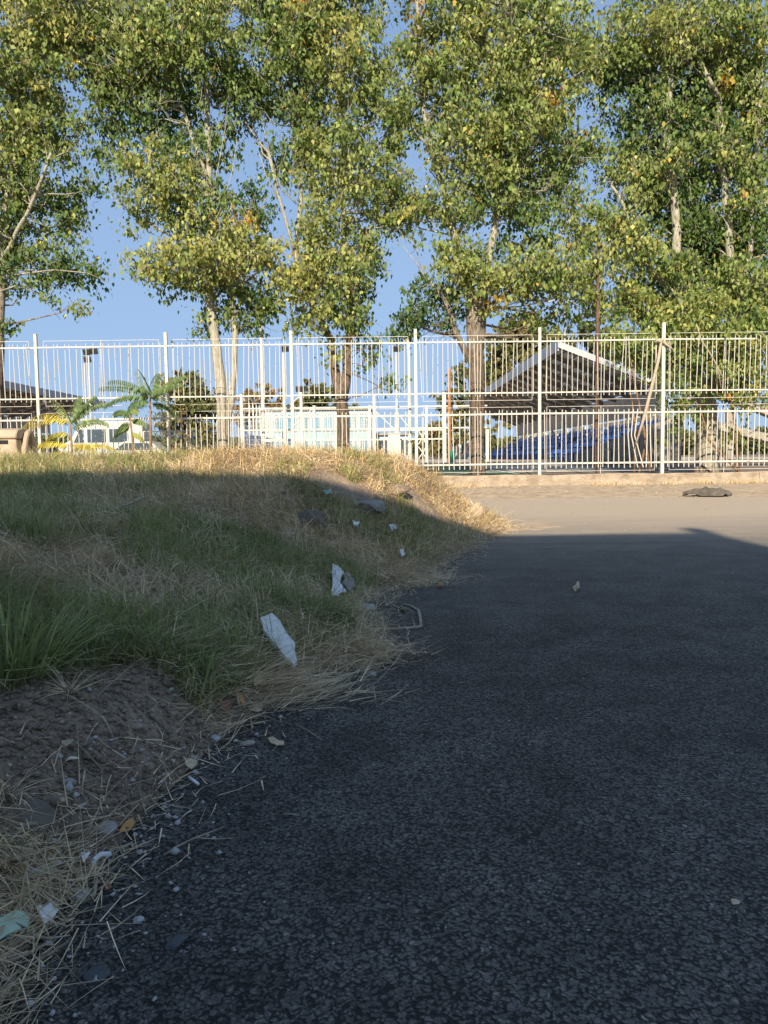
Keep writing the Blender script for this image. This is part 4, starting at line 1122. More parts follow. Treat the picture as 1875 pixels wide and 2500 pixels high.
# ------------------------------------------------------------------ grandstands
def seat_mesh():
    m_ = MB()
    w = .42
    # bucket: cushion and curved back, opening towards -x
    prof = [(-.20, .36), (-.19, .40), (-.04, .385), (.10, .40), (.155, .48), (.185, .56), (.19, .64), (.205, .64), (.20, .55), (.175, .44), (.11, .355), (-.04, .345)]
    n = len(prof)
    pts = [(x, -w / 2, z) for x, z in prof] + [(x, w / 2, z) for x, z in prof]
    fs = [(i, (i + 1) % n, n + (i + 1) % n, n + i) for i in range(n)]
    fs += [tuple(range(n - 1, -1, -1)), tuple(range(n, 2 * n))]
    m_.add(pts, fs)
    m_.box((0, 0, .17), (.08, .08, .35))
    return m_.mesh('seat', M_BLUE)
SEAT = seat_mesh()

def stand(label, cx, y0, y1, sg, zfront, zrear, depth, seats, x_front=1.2):
    """sg=+1: the stand lies to the right of its front edge, seats look left"""
    t = empty('grandstand', (cx, y0, float(tz(cx, y0))), label, 'grandstand', 'covered grandstands beside the pitch')
    g = float(tz(cx, y0))
    L = y1 - y0
    T = lambda x, y, z: (sg * x, y, z - g)
    # concrete steps
    nrow = 5
    for k in range(nrow):
        m_ = MB(); z1 = g + .18 + .37 * k
        m_.box(T(x_front + 1.0 * k + .5, L / 2, (g - .3 + z1) / 2), (1.0 - .002, L, z1 - g + .3))
        m_.build('concrete_step', M_CONC, t)
    xr = x_front + nrow
    # low end wall
    m_ = MB()
    pts = [T(x_front - .1, -.25, g - .3), T(xr + .1, -.25, g - .3), T(xr + .1, -.25, g + 2.4), T(x_front - .1, -.25, g + .45)]
    pts += [(p[0], p[1] + .22, p[2]) for p in pts]
    m_.add(pts, [(0, 1, 2, 3), (7, 6, 5, 4), (0, 4, 5, 1), (1, 5, 6, 2), (2, 6, 7, 3), (3, 7, 4, 0)])
    m_.build('end_wall', M_CONC, t)
    # raked columns at the back and roof
    nb = 11
    for i in range(nb):
        yy = .3 + (L - .6) * i / (nb - 1)
        m_ = MB()
        m_.bar(T(xr - .1, yy, g + .2), T(xr + 1.0, yy, zrear + .1), .28, .45)
        m_.build('column', M_CONC, t)
    for i in range(nb - 1):   # broken block wall between columns, lit through
        yy = .3 + (L - .6) * (i + .5) / (nb - 1)
        wl = (L - .6) / (nb - 1) - .4
        m_ = MB()
        for r in range(6):
            for c_ in range(3):
                if random.random() < .25 or r in (1, 3, 5) and c_ == i % 3: continue
                m_.box(T(xr + .2 + .15 * r, yy - wl / 3 + c_ * wl / 3, g + 1.9 + .3 * r), (.1, wl / 3 - .1, .22))
        m_.build('back_wall', M_OFFW, t)
    # roof sheets, alternating with translucent ones, in bays
    slope = lambda x: zfront + (zrear - zfront) * x / (depth)
    nbay = 16
    for i in range(nbay):
        ya, yb = L * i / nbay, L * (i + 1) / nbay
        for j in range(4):
            xa, xb = depth * j / 4, depth * (j + 1) / 4
            m_ = MB()
            # corrugated sheet
            nr = 7
            V = []; Fq = []
            for q in range(nr * 2 + 1):
                yy = ya + (yb - ya) * q / (nr * 2); dz = .02 if q % 2 else -.02
                for x_ in (xa + .01, xb - .01):
                    V.append(T(x_, yy, slope(x_) + dz + .12)); 
            for q in range(nr * 2):
                Fq.append((2 * q, 2 * q + 1, 2 * q + 3, 2 * q + 2))
            m_.add(V, Fq)
            o = m_.build('roof_sheet', M_ROOFP if (i * 3 + j * 2) % 5 in (0, 3) else M_ROOFU, t)
            sd = o.modifiers.new('thick', 'SOLIDIFY'); sd.thickness = .012
    for i in range(nbay + 1):
        yy = L * i / nbay
        m_ = MB(); m_.bar(T(.0, yy, slope(0) - .08), T(depth, yy, slope(depth) - .08), .14, .26)
        m_.build('roof_beam', M_BEAM, t)
    for j in range(1, 9):
        x_ = depth * j / 9
        m_ = MB(); m_.bar(T(x_, -.1, slope(x_) + .06), T(x_, L + .1, slope(x_) + .06), .07, .07)
        m_.build('purlin', M_BEAM, t)
    m_ = MB(); m_.bar(T(-.06, -.1, slope(0) + .02), T(-.06, L + .1, slope(0) + .02), .05, .62)
    m_.build('fascia', M_FASC, t)
    m_ = MB(); m_.bar(T(-.06, -.16, slope(0) + .02), T(depth + .1, -.16, slope(depth) + .02), .05, .30)
    m_.build('end_fascia', M_FASC, t)
    for i in range(nbay):
        ya, yb = L * i / nbay, L * (i + 1) / nbay
        m_ = MB(); m_.box(T(depth + .02, (ya + yb) / 2, zrear - .62), (.04, yb - ya - .02, 1.35)); m_.build('valance', M_ROOFU, t)
    if seats:
        ns = 0
        for k in range(nrow):
            for i in range(72):
                yy = .4 + i * (L - .8) / 71
                if 17 <= i % 24 <= 18: continue
                if k == 0 and i < 3: continue
                if random.random() < .10: continue
                ns += 1
                if ns > 299: continue
                o = link('seat', SEAT, t)
                o.location = T(x_front + 1.0 * k + .55, yy, g + .18 + .37 * k)
                o.rotation_euler = (0, random.gauss(0, .04), 0 if sg > 0 else PI)
        print('seats', ns)
    return t
a1 = P(1365, 838, 40.0)
stand('large covered grandstand with blue seats under a sloping roof at the right', float(a1[0]), 40.0, 84.0, 1, float(a1[2]) - .1, float(P(1590, 945, 40)[2]), 5.4, True, .9)
a2 = P(12, 940, 62.0)
stand('covered grandstand at the far left seen below its sloping roof', float(a2[0]), 46.0, 84.0, -1, float(a2[2]), float(a2[2]) - 1.8, 6.0, False, 2.5)

# concrete stair stringers right of the big stand
m_ = MB()
t = empty('concrete_ramp', P(1830, 1100, 31), 'pair of sloping grey concrete beams behind the fence at the right edge', 'ramp')
org = np.array(t.location)
for (a, b) in (((1740, 955), (1960, 1040)), ((1745, 1040), (1960, 1090))):
    m_ = MB(); m_.bar(P(a[0], a[1], 31) - org, P(b[0], b[1], 31) - org, .5, .3); m_.build('beam', M_CONC, t)
for px in (1780, 1900):
    m_ = MB(); m_.bar(P(px, 1000, 31.3) - org, P(px, 1160, 31.3) - org, .25, .25); m_.build('support', M_CONC, t)
t = empty('rusty_railing', P(1850, 1000, 28), 'rusty railing of close bars above the ramp at the right edge', 'railing')
org = np.array(t.location)
for py in (972, 1000):
    m_ = MB(); m_.bar(P(1790, py, 28) - org, P(1960, py - 4, 28) - org, .03, .04); m_.build('rail', M_RUST, t)
for k in range(22):
    px = 1794 + k * 7.4
    m_ = MB(); m_.bar(P(px, 974, 28) - org, P(px, 1000, 28) - org, .015, .015); m_.build('bar', M_RUST, t)

# concrete blocks at the near end of the stand
t = empty('retaining_wall', (P(1560, 1150, 36)[0], 36, float(tz(9, 36))), 'stained concrete retaining wall below the near end of the blue seats', 'wall')
org = np.array(t.location)
for k in range(6):
    c_ = P(1472 + k * 34, 1125, 36)
    m_ = MB(); hh_ = .75 + .22 * k
    m_.box((c_[0] - org[0], 0, hh_ / 2), (.62, .5, hh_)); bevel(m_.build('block', M_CONC, t), .03, 1)

# ------------------------------------------------------------------ sports cage of white steel frames
def cage():
    d = 50.0
    gz = float(tz(0, d))
    t = empty('sports_cage', (P(640, 1122, d)[0], d, gz), 'white steel frame cage with wire mesh round the far end of the pitch', 'sports cage')
    org = np.array(t.location)
    XX = lambda px: float(P(px, 1122, d)[0]) - org[0]
    ZZ = lambda py, px=800: float(P(px, py, d)[2]) - gz
    pl = [(593, 962), (645, 800), (705, 862), (738, 958), (769, 990), (832, 990), (904, 990), (915, 965), (1002, 816), (1042, 990), (1085, 958), (1150, 990), (1190, 1048)]
    for px, pt in pl:
        if px in (645, 705, 1002): continue
        m_ = MB(); m_.box((XX(px), 0, ZZ(pt, px) / 2), (.17 if px != 1085 else .24, .17, ZZ(pt, px)))
        m_.build('post', M_WHITE2, t)
    for (pa, pb, py) in ((593, 1190, 994), (593, 1190, 1047), (645, 1085, 1074), (645, 745, 1073), (915, 1085, 1050), (738, 904, 1118)):
        m_ = MB(); m_.bar((XX(pa), 0.03, ZZ(py, (pa + pb) / 2)), (XX(pb), .03, ZZ(py, (pa + pb) / 2)), .07, .09); m_.build('rail', M_WHITE2, t)
    for (a, b) in (((650, 1044), (735, 966)), ((655, 1050), (765, 1120)), ((708, 1049), (769, 994)), ((915, 1000), (962, 1046)), ((975, 1012), (1002, 1046)), ((1022, 1050), (1042, 1085)), ((1042, 1050), (1022, 1085)), ((1022, 1090), (1042, 1120)), ((1042, 1090), (1022, 1120)), ((920, 1118), (934, 1094))):
        m_ = MB(); m_.bar((XX(a[0]), .06, ZZ(a[1], a[0])), (XX(b[0]), .06, ZZ(b[1], b[0])), .06, .06); m_.build('brace', M_WHITE2, t)
    m_ = MB()
    x0, x1 = XX(740), XX(904); z1 = ZZ(992)
    n = int((x1 - x0) / .17)
    for i in range(n):
        x_ = x0 + (x1 - x0) * i / n; m_.bar((x_, .09, 0), (x_, .09, z1), .012, .012)
    for k in range(int(z1 / .17)):
        m_.bar((x0, .10, .1 + k * .17), (x1, .10, .1 + k * .17), .012, .012)
    x2, x3 = XX(520), XX(738)
    for i in range(int((x3 - x2) / .3)):
        m_.bar((x2 + .3 * i, .09, 0), (x2 + .3 * i, .09, z1), .012, .012)
    for k in range(int(z1 / .3)):
        m_.bar((x2, .10, .1 + k * .3), (x3, .10, .1 + k * .3), .012, .012)
    o = m_.build('wire_mesh', M_WHITE2, t); o['kind'] = 'stuff'
    # side of the cage running back from the left corner
    m_ = MB()
    for k in range(9):
        yy = .8 + k * 1.5
        m_ = MB(); m_.box((XX(593) + .1, yy, 2.2), (.08, .08, 4.4)); m_.build('side_post', M_WHITE2, t)
    m_ = MB(); m_.bar((XX(593) + .1, .2, 4.4), (XX(593) + .1, 13, 4.4), .08, .08); m_.build('side_rail', M_WHITE2, t)
    m_ = MB()
    for k in range(8):
        m_.box((XX(593) + .25, 1.0 + k * 1.5, 1.0), (.03, 1.46, 2.0))
    m_.build('side_panel', M_LBLUE, t)
    # white cabinet and gate in the cage line
cage()
def lamp_pole(label, px, py_top, d, heads, r=.09, base_py=1122, mat=None, name='floodlight_mast'):
    b = P(px, base_py, d); gz = float(tz(b[0], d)); b[2] = gz
    tp = P(px, py_top, d); tp[0] = b[0]
    t = empty(name, b, label, 'floodlight' if name == 'floodlight_mast' else 'pole', 'masts around the pitch')
    m_ = MB(); m_.tube([(0, 0, 0), (0, 0, (tp[2] - gz) * .5), (0, 0, tp[2] - gz)], [r, r * .85, r * .65], 10)
    m_.build('pole', mat or M_WHITE2, t, smooth=False)
    for (dx, dpy) in heads:
        h = P(px + dx, py_top + dpy, d) - b
        if abs(h[0]) > .15:
            m_ = MB(); m_.bar((0, 0, h[2]), (h[0], 0, h[2]), .06, .06); m_.build('arm', mat or M_WHITE2, t)
        m_ = MB(); Rm = Matrix.Rotation(R(28), 3, 'X')
        sx = .009 * d
        m_.box((h[0], -.12, h[2]), (sx, .14, sx * .85), R3=Rm); m_.box((h[0], .02, h[2] + .03), (sx * .5, .12, sx * .5), R3=Rm)
        bevel(m_.build('lamp_head', M_DKMETAL, t), .02, 1)
lamp_pole('tall white mast with two floodlights behind the first fence bay', 226, 862, 54, [(-13, -2), (5, -4)])
lamp_pole('white mast with one floodlight lower than its neighbour in the first fence bay', 215, 886, 58, [(0, -8)], .07)
lamp_pole('tall plain white mast rising through the leaves of the pale poplar', 645, 785, 50.4, [], .15)
lamp_pole('white mast with one dark floodlight in front of the russet tree', 697, 862, 49.0, [(0, -10)], .13)
lamp_pole('white mast with one floodlight right of the dark-barked forked poplar', 970, 860, 49.2, [(-1, -8)], .1)
lamp_pole('tall white mast beside the middle fence post', 1001, 800, 50.4, [], .14)
lamp_pole('low distant mast with a pair of floodlights between the russet and the olive tree', 738, 952, 70, [(-7, -2), (5, -3)], .06)
# orange-brown pole, green post, rusty pole, curved street lamp
def pole(label, px, pt, pb, d, r, mat, cat='pole', name='metal_pole', lean=0, group=None):
    b = P(px, pb, d); b[2] = float(tz(b[0], d)); tp = P(px + lean, pt, d)
    m_ = MB(); m_.tube([(0, 0, -.1), tuple((tp - b) * .5), tuple(tp - b)], [r, r, r * .9], 10)
    o = m_.build(name, mat); o.location = b
    setp(o, label, cat, group)
    return o
pole('orange-brown metal pole standing left of the thick-trunked poplar', 1097, 900, 1126, 47, .10, M_ORANGE)
pole('short green post beside the foot of the orange-brown pole', 1105, 1100, 1126, 46, .17, M_GREENP, 'post', 'green_post')
pole('tall rusty pole behind the fence in front of the grandstand', 1456, 600, 1148, 21.2, .045, M_RUST, lean=4)
b = P(1378, 1100, 60); b[2] = .5
m_ = MB(); hgt = P(1378, 760, 60)[2] - .5
m_.tube([(0, 0, 0), (0, 0, hgt), (-.1, 0, hgt + .5), (-.5, 0, hgt + .85), (-1.1, 0, hgt + .8)], [.1, .07, .06, .05, .05], 8)
t = empty('street_lamp', b, 'grey street lamp with a curved neck rising behind the grandstand roof', 'street lamp')
m_.build('curved_pole', M_FASC, t); m_ = MB(); m_.box((-1.35, 0, hgt + .76), (.6, .22, .12)); bevel(m_.build('lamp_head', M_FASC, t), .03, 1)

# low white mesh fence at the left behind the saplings
t = empty('mesh_fence', (P(460, 1110, 34)[0], 34, float(tz(-8, 34))), 'low white wire mesh fence beyond the yard left of the pale poplar', 'fence')
org = np.array(t.location); gz = org[2]
zt2 = float(P(460, 1052, 34)[2]) - gz
xa, xb = float(P(352, 1100, 34)[0]) - org[0], float(P(592, 1100, 34)[0]) - org[0]
for k in range(5):
    m_ = MB(); x_ = xa + (xb - xa) * k / 4; m_.box((x_, 0, zt2 / 2), (.05, .05, zt2)); m_.build('post', M_WHITE2, t)
for z_ in (zt2, .15):
    m_ = MB(); m_.bar((xa, 0, z_), (xb, 0, z_), .03, .04); m_.build('rail', M_WHITE2, t)
m_ = MB()
for k in range(36): m_.bar((xa + (xb - xa) * k / 36, .02, .1), (xa + (xb - xa) * k / 36, .02, zt2), .008, .008)
for k in range(8): m_.bar((xa, .02, .15 + k * zt2 / 8), (xb, .02, .15 + k * zt2 / 8), .008, .008)
m_.build('wire_mesh', M_WHITE2, t)['kind'] = 'stuff'
# row of red chairs behind it
red = MB(); red.box((0, 0, .22), (.45, .45, .44)); red.box((0, .2, .6), (.45, .06, .45)); redm = red.mesh('red_chair', M_REDP)
for k, px in enumerate((385, 415, 455, 490, 512, 540)):
    c_ = P(px, 1110, 42); o = link('red_chair', redm); o.location = (c_[0], 42, float(tz(c_[0], 42))); o.rotation_euler = (0, 0, rng.normal(0, .3)); bevel(o, .03, 1)
    setp(o, ('leftmost dull red chair behind the low white mesh fence', 'red chair just left of the second fence post behind the mesh fence', 'red chair just right of the second fence post behind the mesh fence', 'third red chair from the right behind the low mesh fence', 'second red chair from the right behind the low mesh fence', 'rightmost dull red chair beside the forking pale trunk')[k], 'chair', 'red chairs behind the mesh fence')

# ------------------------------------------------------------------ buildings beyond the pitch
def building(label, px0, px1, pt, d, dep, mat, cols, rows, wz=(.8, 1.9), name='building', roofm=None, winm=None, w_frac=.7):
    x0, x1 = float(P(px0, 1120, d)[0]), float(P(px1, 1120, d)[0]); g = float(tz(x0, d))
    H = float(P((px0 + px1) / 2, pt, d)[2]) - g; W = x1 - x0
    t = empty(name, ((x0 + x1) / 2, d, g), label, 'building')
    m_ = MB(); m_.box((0, dep / 2, H / 2), (W, dep, H)); m_.build('wall', mat, t)
    m_ = MB(); m_.box((0, dep / 2 - .1, H + .08), (W + .4, dep + .4, .16)); m_.build('roof', roofm or M_CONC, t)
    for r in range(rows):
        for c_ in range(cols):
            cw = W / cols; x_ = -W / 2 + cw * (c_ + .5); z_ = H / rows * (r + .52); hh = H / rows * .62
            m_ = MB(); m_.box((x_, -.03, z_), (cw * w_frac + .12, .10, hh + .12)); f = m_.build('window', M_WHITE2, t)
            m_ = MB(); m_.box((x_ - cw * w_frac / 4 - .01, -.085, z_), (cw * w_frac / 2 - .06, .02, hh)); m_.box((x_ + cw * w_frac / 4 + .01, -.085, z_), (cw * w_frac / 2 - .06, .02, hh)); m_.build('pane', winm or M_GLASS, f)
    return t
M_BGLASS = simple('blue_reflecting_glass', (.16, .30, .40), (.10, .22, .32), 1, .2, world=True)
building('pale teal hall with blue glazing behind the mesh of the sports cage', 640, 905, 1000, 66, 10, M_TEAL, 9, 2, winm=M_BGLASS)
building('small light blue and white kiosk seen in the gap of the sports cage', 925, 1000, 1062, 72, 6, M_LBLUE, 3, 1)
building('distant pale block right of the kiosk behind the cage end', 1105, 1195, 1052, 112, 8, M_TEAL, 5, 1)
m_ = MB()
# white cabinet in the cage line
c_ = P(963, 1122, 49.5); m_.box((0, 0, .95), (.75, .4, 1.8)); m_.box((-.3, -.22, .95), (.02, .04, 1.7)); m_.box((0, 0, 1.88), (.85, .5, .06)); m_.box((.28, -.22, .95), (.03, .05, .25))
o = m_.build('white_cabinet', M_OFFW); bevel(o, .02, 1); o.location = (c_[0], 49.3, float(tz(0, 49))); setp(o, 'tall off-white cabinet standing at the cage gate before the kiosk', 'cabinet')

# white van, car, containers at the left
def wheel_mesh():
    m_ = MB(); m_.tube([(0, -.11, 0), (0, .11, 0)], .33, 16); return m_.mesh('wheel', M_BLACK)
WHEEL = wheel_mesh()
M_CARW = simple('white_vehicle_paint', (.50, .50, .49), (.42, .42, .41), 1, .35)
def vehicle(label, cat, px, d, prof, L, W, wins, name, wx):
    c_ = P(px, 1118, d); g = float(tz(c_[0], d))
    t = empty(name, (c_[0], d, g), label, cat)
    n = len(prof); m_ = MB()
    m_.add([(x, -W / 2, z) for x, z in prof] + [(x, W / 2, z) for x, z in prof], [(i, (i + 1) % n, n + (i + 1) % n, n + i) for i in range(n)] + [tuple(range(n - 1, -1, -1)), tuple(range(n, 2 * n))])
    bevel(m_.build('body', M_CARW, t), .06, 2)
    for w in wins:
        m_ = MB(); k = len(w)
        m_.add([(x, -W / 2 - .012, z) for x, z in w] + [(x, -W / 2 + .03, z) for x, z in w], [tuple(range(k - 1, -1, -1)), tuple(range(k, 2 * k))] + [(i, (i + 1) % k, k + (i + 1) % k, k + i) for i in range(k)])
        m_.build('side_window', M_GLASS, t)
    for x_ in wx:
        for sy in (-1, 1):
            o = link('wheel', WHEEL, t); o.location = (x_, sy * (W / 2 - .08), .33)
    m_ = MB(); m_.box((prof[0][0] - .02, -W / 2 + .2, .75), (.06, .25, .16)); m_.build('headlight', M_PEBW, t)
    return t
vehicle('white high-roofed van parked behind the first fence bay', 'van', 262, 45,
        [(-2.4, .35), (2.4, .35), (2.4, 2.5), (2.2, 2.65), (-1.1, 2.65), (-1.75, 1.6), (-2.4, 1.25)], 4.8, 1.9, [[(-1.55, 1.45), (-.95, 1.45), (-.95, 2.2), (-1.15, 2.2)], [(-.75, 1.45), (.3, 1.45), (.3, 2.2), (-.75, 2.2)], [(.5, 1.45), (1.5, 1.45), (1.5, 2.2), (.5, 2.2)]], 'parked_van', (-1.6, 1.5))
vehicle('low white car parked to the right of the white van', 'car', 335, 41,
        [(-1.9, .35), (1.9, .35), (1.95, .85), (1.5, .95), (1.0, 1.42), (-.4, 1.45), (-1.1, .95), (-1.9, .8)], 3.8, 1.7, [[(-.9, .98), (.0, .98), (.0, 1.34), (-.4, 1.34)], [(.1, .98), (1.1, .98), (.85, 1.34), (.1, 1.34)]], 'parked_car', (-1.2, 1.2))
# beige lidded container
d = 17.2
c_ = P(20, 1100, d)
t = empty('waste_container', (c_[0] - .15, d, .02), 'beige metal waste container with a dark slot and rounded lid at the left edge', 'waste container')
gh = .1
H1 = float(P(20, 1065, d)[2]) - gh; H2 = float(P(20, 1040, d)[2]) - gh
m_ = MB(); m_.box((0, 0, H1 / 2), (1.1, .9, H1)); bevel(m_.build('body', M_KHAKI, t), .04, 2)
m_ = MB(); m_.box((-.05, -.456, H1 - .06), (.85, .02, .08)); m_.build('slot', M_BLACK, t)
m_ = MB()
pr = [(-.45, H1 + .01), (-.47, H1 + .08), (-.38, H2 - .02), (-.15, H2 + .02), (.2, H2), (.42, H2 - .1), (.45, H1 + .01)]
n = len(pr)
m_.add([(-.56, y_, z_) for y_, z_ in pr] + [(.56, y_, z_) for y_, z_ in pr], [(i, (i + 1) % n, n + (i + 1) % n, n + i) for i in range(n)] + [tuple(range(n - 1, -1, -1)), tuple(range(n, 2 * n))])
bevel(m_.build('lid', M_KHAKI, t), .02, 1)
m_ = MB()
arc = [(.68 + .0 * k, -.46 + .0, H1 * .0 + .15 + 0) for k in range(1)]
pts = [(.62, -.40 + .85 * q, .1 + (H2 - .15) * math.sin(PI * q) ** .6) for q in np.linspace(0, 1, 11)]
m_.tube(pts, .06, 8); m_.build('side_hoop', M_KHAKI, t)
m_ = MB(); c2 = P(103, 1110, 19.0); m_.box((0, 0, .42), (.6, .5, .84)); m_.box((0, 0, .87), (.64, .54, .05)); m_.box((0, -.26, .5), (.5, .02, .05))
H3 = float(P(100, 1090, 21.5)[2])
o = m_.build('navy_container', M_NAVY); bevel(o, .02, 1); o.location = (float(P(103, 1110, 21.5)[0]), 21.5, H3 - .89); o.scale = (1.1, 1, 1)
setp(o, 'low navy blue container behind the fence right of the beige waste container', 'container')

# ------------------------------------------------------------------ the building whose shadow lies on the road (behind the photographer)
tan_e = math.tan(R(SUN_EL)) / math.cos(R(SUN_AZ - 180))
YB = -11.0
SH_Y = float(G(1400, 1305)[1])
HB = (SH_Y - YB) * tan_e
sx_ = math.tan(R(SUN_AZ - 180))
cpt = G(1702, 1289)
XR = float(cpt[0] - (cpt[1] - YB) * sx_)
t = empty('shade_building', (0, YB, 0), 'plastered flat-roofed building behind the viewer that shades the road', 'building')
m_ = MB(); m_.box((XR / 2 - 12.5, -4, HB / 2 - .05), (25 + XR, 8, HB - .1)); m_.build('wall', M_OFFW, t)
m_ = MB(); m_.box((XR / 2 - 12.5, -.15, HB - .05), (25 + XR, .3, .1)); m_.build('parapet', M_CONC, t)
cl_ = G(1655, 1289); XL = float(cl_[0] - (cl_[1] - YB) * sx_)
HT = (float(cl_[1]) - YB) * tan_e
m_ = MB(); m_.box(((XL + XR) / 2, -.15, (HB + HT) / 2 + .001), (XR - XL, .3, HT - HB)); m_.build('chimney', M_CONC, t)
for k in range(6):
    for r in range(2):
        m_ = MB(); x_ = -.6 - k * 3.2; m_.box((x_, .02, 1.6 + r * 2.9), (1.3, .1, 1.5)); f = m_.build('window', M_WHITE2, t)
        m_ = MB(); m_.box((x_, .075, 1.6 + r * 2.9), (1.15, .02, 1.35)); m_.build('pane', M_GLASS, f)

# ------------------------------------------------------------------ small things on mound and road
def put(o, px, py, dz=0):
    c_ = hit(px, py); o.location = (c_[0], c_[1], c_[2] + dz); return c_
def rock_mesh(sz, mat, jag=.3, seed=0, sub=3):
    import bmesh
    bm = bmesh.new(); bmesh.ops.create_icosphere(bm, subdivisions=sub, radius=.5)
    rs = np.random.default_rng(seed)
    dirs = rs.normal(0, 1, (9, 3)); dirs /= np.linalg.norm(dirs, axis=1)[:, None]; cut = rs.uniform(.28, .48, 9)
    for v in bm.verts:
        p = np.array(v.co)
        for dn, ct in zip(dirs, cut):
            q = p @ dn
            if q > ct: p = p - dn * (q - ct)
        p = p * (1 + rs.normal(0, jag * .12))
        v.co = p * np.array(sz)
    me = bpy.data.meshes.new('stone'); bm.to_mesh(me); bm.free(); me.materials.append(mat); return me
def rock(label, px, py, sz, mat, seed, rz=0, tilt=0, name='stone', cat='stone', sink=.25, group=None):
    o = link(name, rock_mesh(sz, mat, seed=seed)); c_ = put(o, px, py, sz[2] * (.5 - sink))
    o.rotation_euler = (tilt, tilt * .4, rz); setp(o, label, cat, group); return o
def px_m(px, py):
    c_ = hit(px, py); return c_[1] / FPX       # metres per photo pixel there
SM = 'small stones lying on the mound and along the road edge'
rock('grey boulder half buried in grass just below the shadow line on the mound', 905, 1253, (.30, .22, .16), M_STONEG, 3, .3, group=SM)
rock('grey-brown boulder in the grass left of the grey one on the mound', 762, 1285, (.26, .2, .17), M_STONEB, 4, .8, group=SM)
rock('big dusty clod where the shadow line crosses the right shoulder of the mound', 960, 1200, (.36, .30, .14), M_MOUND, 5, .2, sink=.45, group=SM)
rock('sunlit jagged stone standing at the far tip of the mound', 1165, 1262, (.17, .15, .2), M_VERGE, 6, .5, sink=.2, group=SM)
rock('smooth oval grey pebble resting on the bare soil bank', 168, 1918, (.032, .024, .02), M_STONEG, 7, .2, group=SM)
rock('flat grey slab of stone leaning on the bank at the lower left', 78, 2008, (.10, .085, .02), M_STONEB, 8, .4, tilt=.55, sink=0, group=SM)
rock('bluish grey stone beside the orange leaf on the near road edge', 262, 2032, (.042, .036, .03), M_STONEG, 9, .8, group=SM)
rock('grey stone on the asphalt where the mound bulges out', 905, 1652, (.045, .035, .025), M_STONEG, 10, .1, group=SM)
rock('elongated white pebble topmost of the three at the near road edge', 192, 2182, (.038, .016, .014), M_PEBW, 11, .1, group=SM)
rock('round grey pebble below the elongated white one', 192, 2204, (.026, .024, .018), M_STONEG, 12, .1, group=SM)
rock('small pale pebble right of the elongated white one', 209, 2190, (.018, .018, .014), M_PEBW, 13, .1, group=SM)
rock('single white pebble lying free on the near asphalt', 338, 2250, (.02, .018, .014), M_PEBW, 14, .6, group=SM)
rock('tiny round white pebble on the asphalt left of the free white one', 277, 2190, (.011, .01, .008), M_PEBW, 15, 0, group=SM)
rock('flat blue-grey stone chip on the asphalt left of the cream leaf', 605, 1818, (.045, .03, .014), M_STONEG, 16, .3, group=SM)
rock('pale grey stone among straw left of the flat blue-grey chip', 525, 1812, (.035, .028, .022), M_PEBW, 17, .3, group=SM)
rock('whitish stone in the straw at the left edge near the torn green leaf', 75, 2140, (.03, .02, .016), M_PEBW, 18, .3, group=SM)
rock('light grey stone between the twigs above the torn green leaf', 100, 2135, (.028, .022, .018), M_PEBW, 19, .9, group=SM)
rock('small white stone just left of the pebble trio', 196, 2150, (.018, .016, .012), M_PEBW, 20, .9, group=SM)
rock('whitish stone low in the straw where the bent stick starts', 900, 1490, (.07, .05, .045), M_PEBW, 21, .4, group=SM)
rock('white stone in the straw right at the tip of the white shard', 745, 1668, (.04, .03, .025), M_PEBW, 22, .4, group=SM)
rock('round tan nut lying alone on the asphalt beyond the bent stick', 1074, 1436, (.05, .035, .03), M_SEED, 23, .4, name='nut', cat='nut', sink=0)
rock('green-brown fig inside the corner of the bent stick', 983, 1497, (.042, .036, .034), simple('fig_skin', (.12, .13, .06), (.08, .08, .04), 20, .6), 24, .4, name='fig', cat='fruit', sink=0)
rock('dark olive fruit at the straw edge beyond the bent stick', 1003, 1420, (.04, .036, .034), simple('olive_skin', (.08, .08, .03), (.05, .05, .02), 20, .6), 25, .4, name='fruit', cat='fruit', sink=0)
rock('rounded dark stone set in the near asphalt', 237, 2388, (.042, .036, .012), simple('dark_stone', (.07, .075, .085), (.05, .055, .06), 20, .7), 26, .4, group=SM, sink=.3)
rock('angular dark stone chip on the near asphalt', 432, 2310, (.05, .03, .014), simple('dark_chip', (.075, .08, .085), (.05, .055, .06), 20, .7), 27, 1.1, group=SM, sink=.3)

def slab(label, pts_px, thick, mat, name, cat, lift=.012, tilt=0, sub=True, curl=0, group=None):
    """flat piece lying on the ground with the given outline in photo pixels"""
    w = [hit(*q) for q in pts_px]
    c_ = np.mean(w, 0)
    rel = np.array(w) - c_
    # plane through the outline
    A = np.c_[rel[:, :2], np.ones(len(rel))]; co, *_ = np.linalg.lstsq(A, rel[:, 2], rcond=None)
    zz = rel[:, 0] * co[0] + rel[:, 1] * co[1]
    if curl > .008 or thick > .01:
        w2 = []
        for i in range(len(w)):
            a_, b_ = w[i], w[(i + 1) % len(w)]
            w2 += [a_, (a_ + b_) / 2 + np.append(rng.normal(0, .035, 2) * np.linalg.norm(b_ - a_), 0)]
        w = w2; rel = np.array(w) - c_; zz = rel[:, 0] * co[0] + rel[:, 1] * co[1]
    n = len(w)
    top = [(rel[i, 0], rel[i, 1], zz[i] + thick + curl * random.uniform(-1, 1)) for i in range(n)]
    bot = [(p[0], p[1], p[2] - thick) for p in top]
    m_ = MB(); m_.add(top + bot + [(0, 0, thick + curl * .6), (0, 0, 0 + curl * .6)], [(i, (i + 1) % n, 2 * n) for i in range(n)] + [(n + (i + 1) % n, n + i, 2 * n + 1) for i in range(n)] + [((i + 1) % n, i, n + i, n + (i + 1) % n) for i in range(n)])
    o = m_.build(name, mat); o.location = c_ + np.array([0, 0, lift])
    setp(o, label, cat, group)
    return o
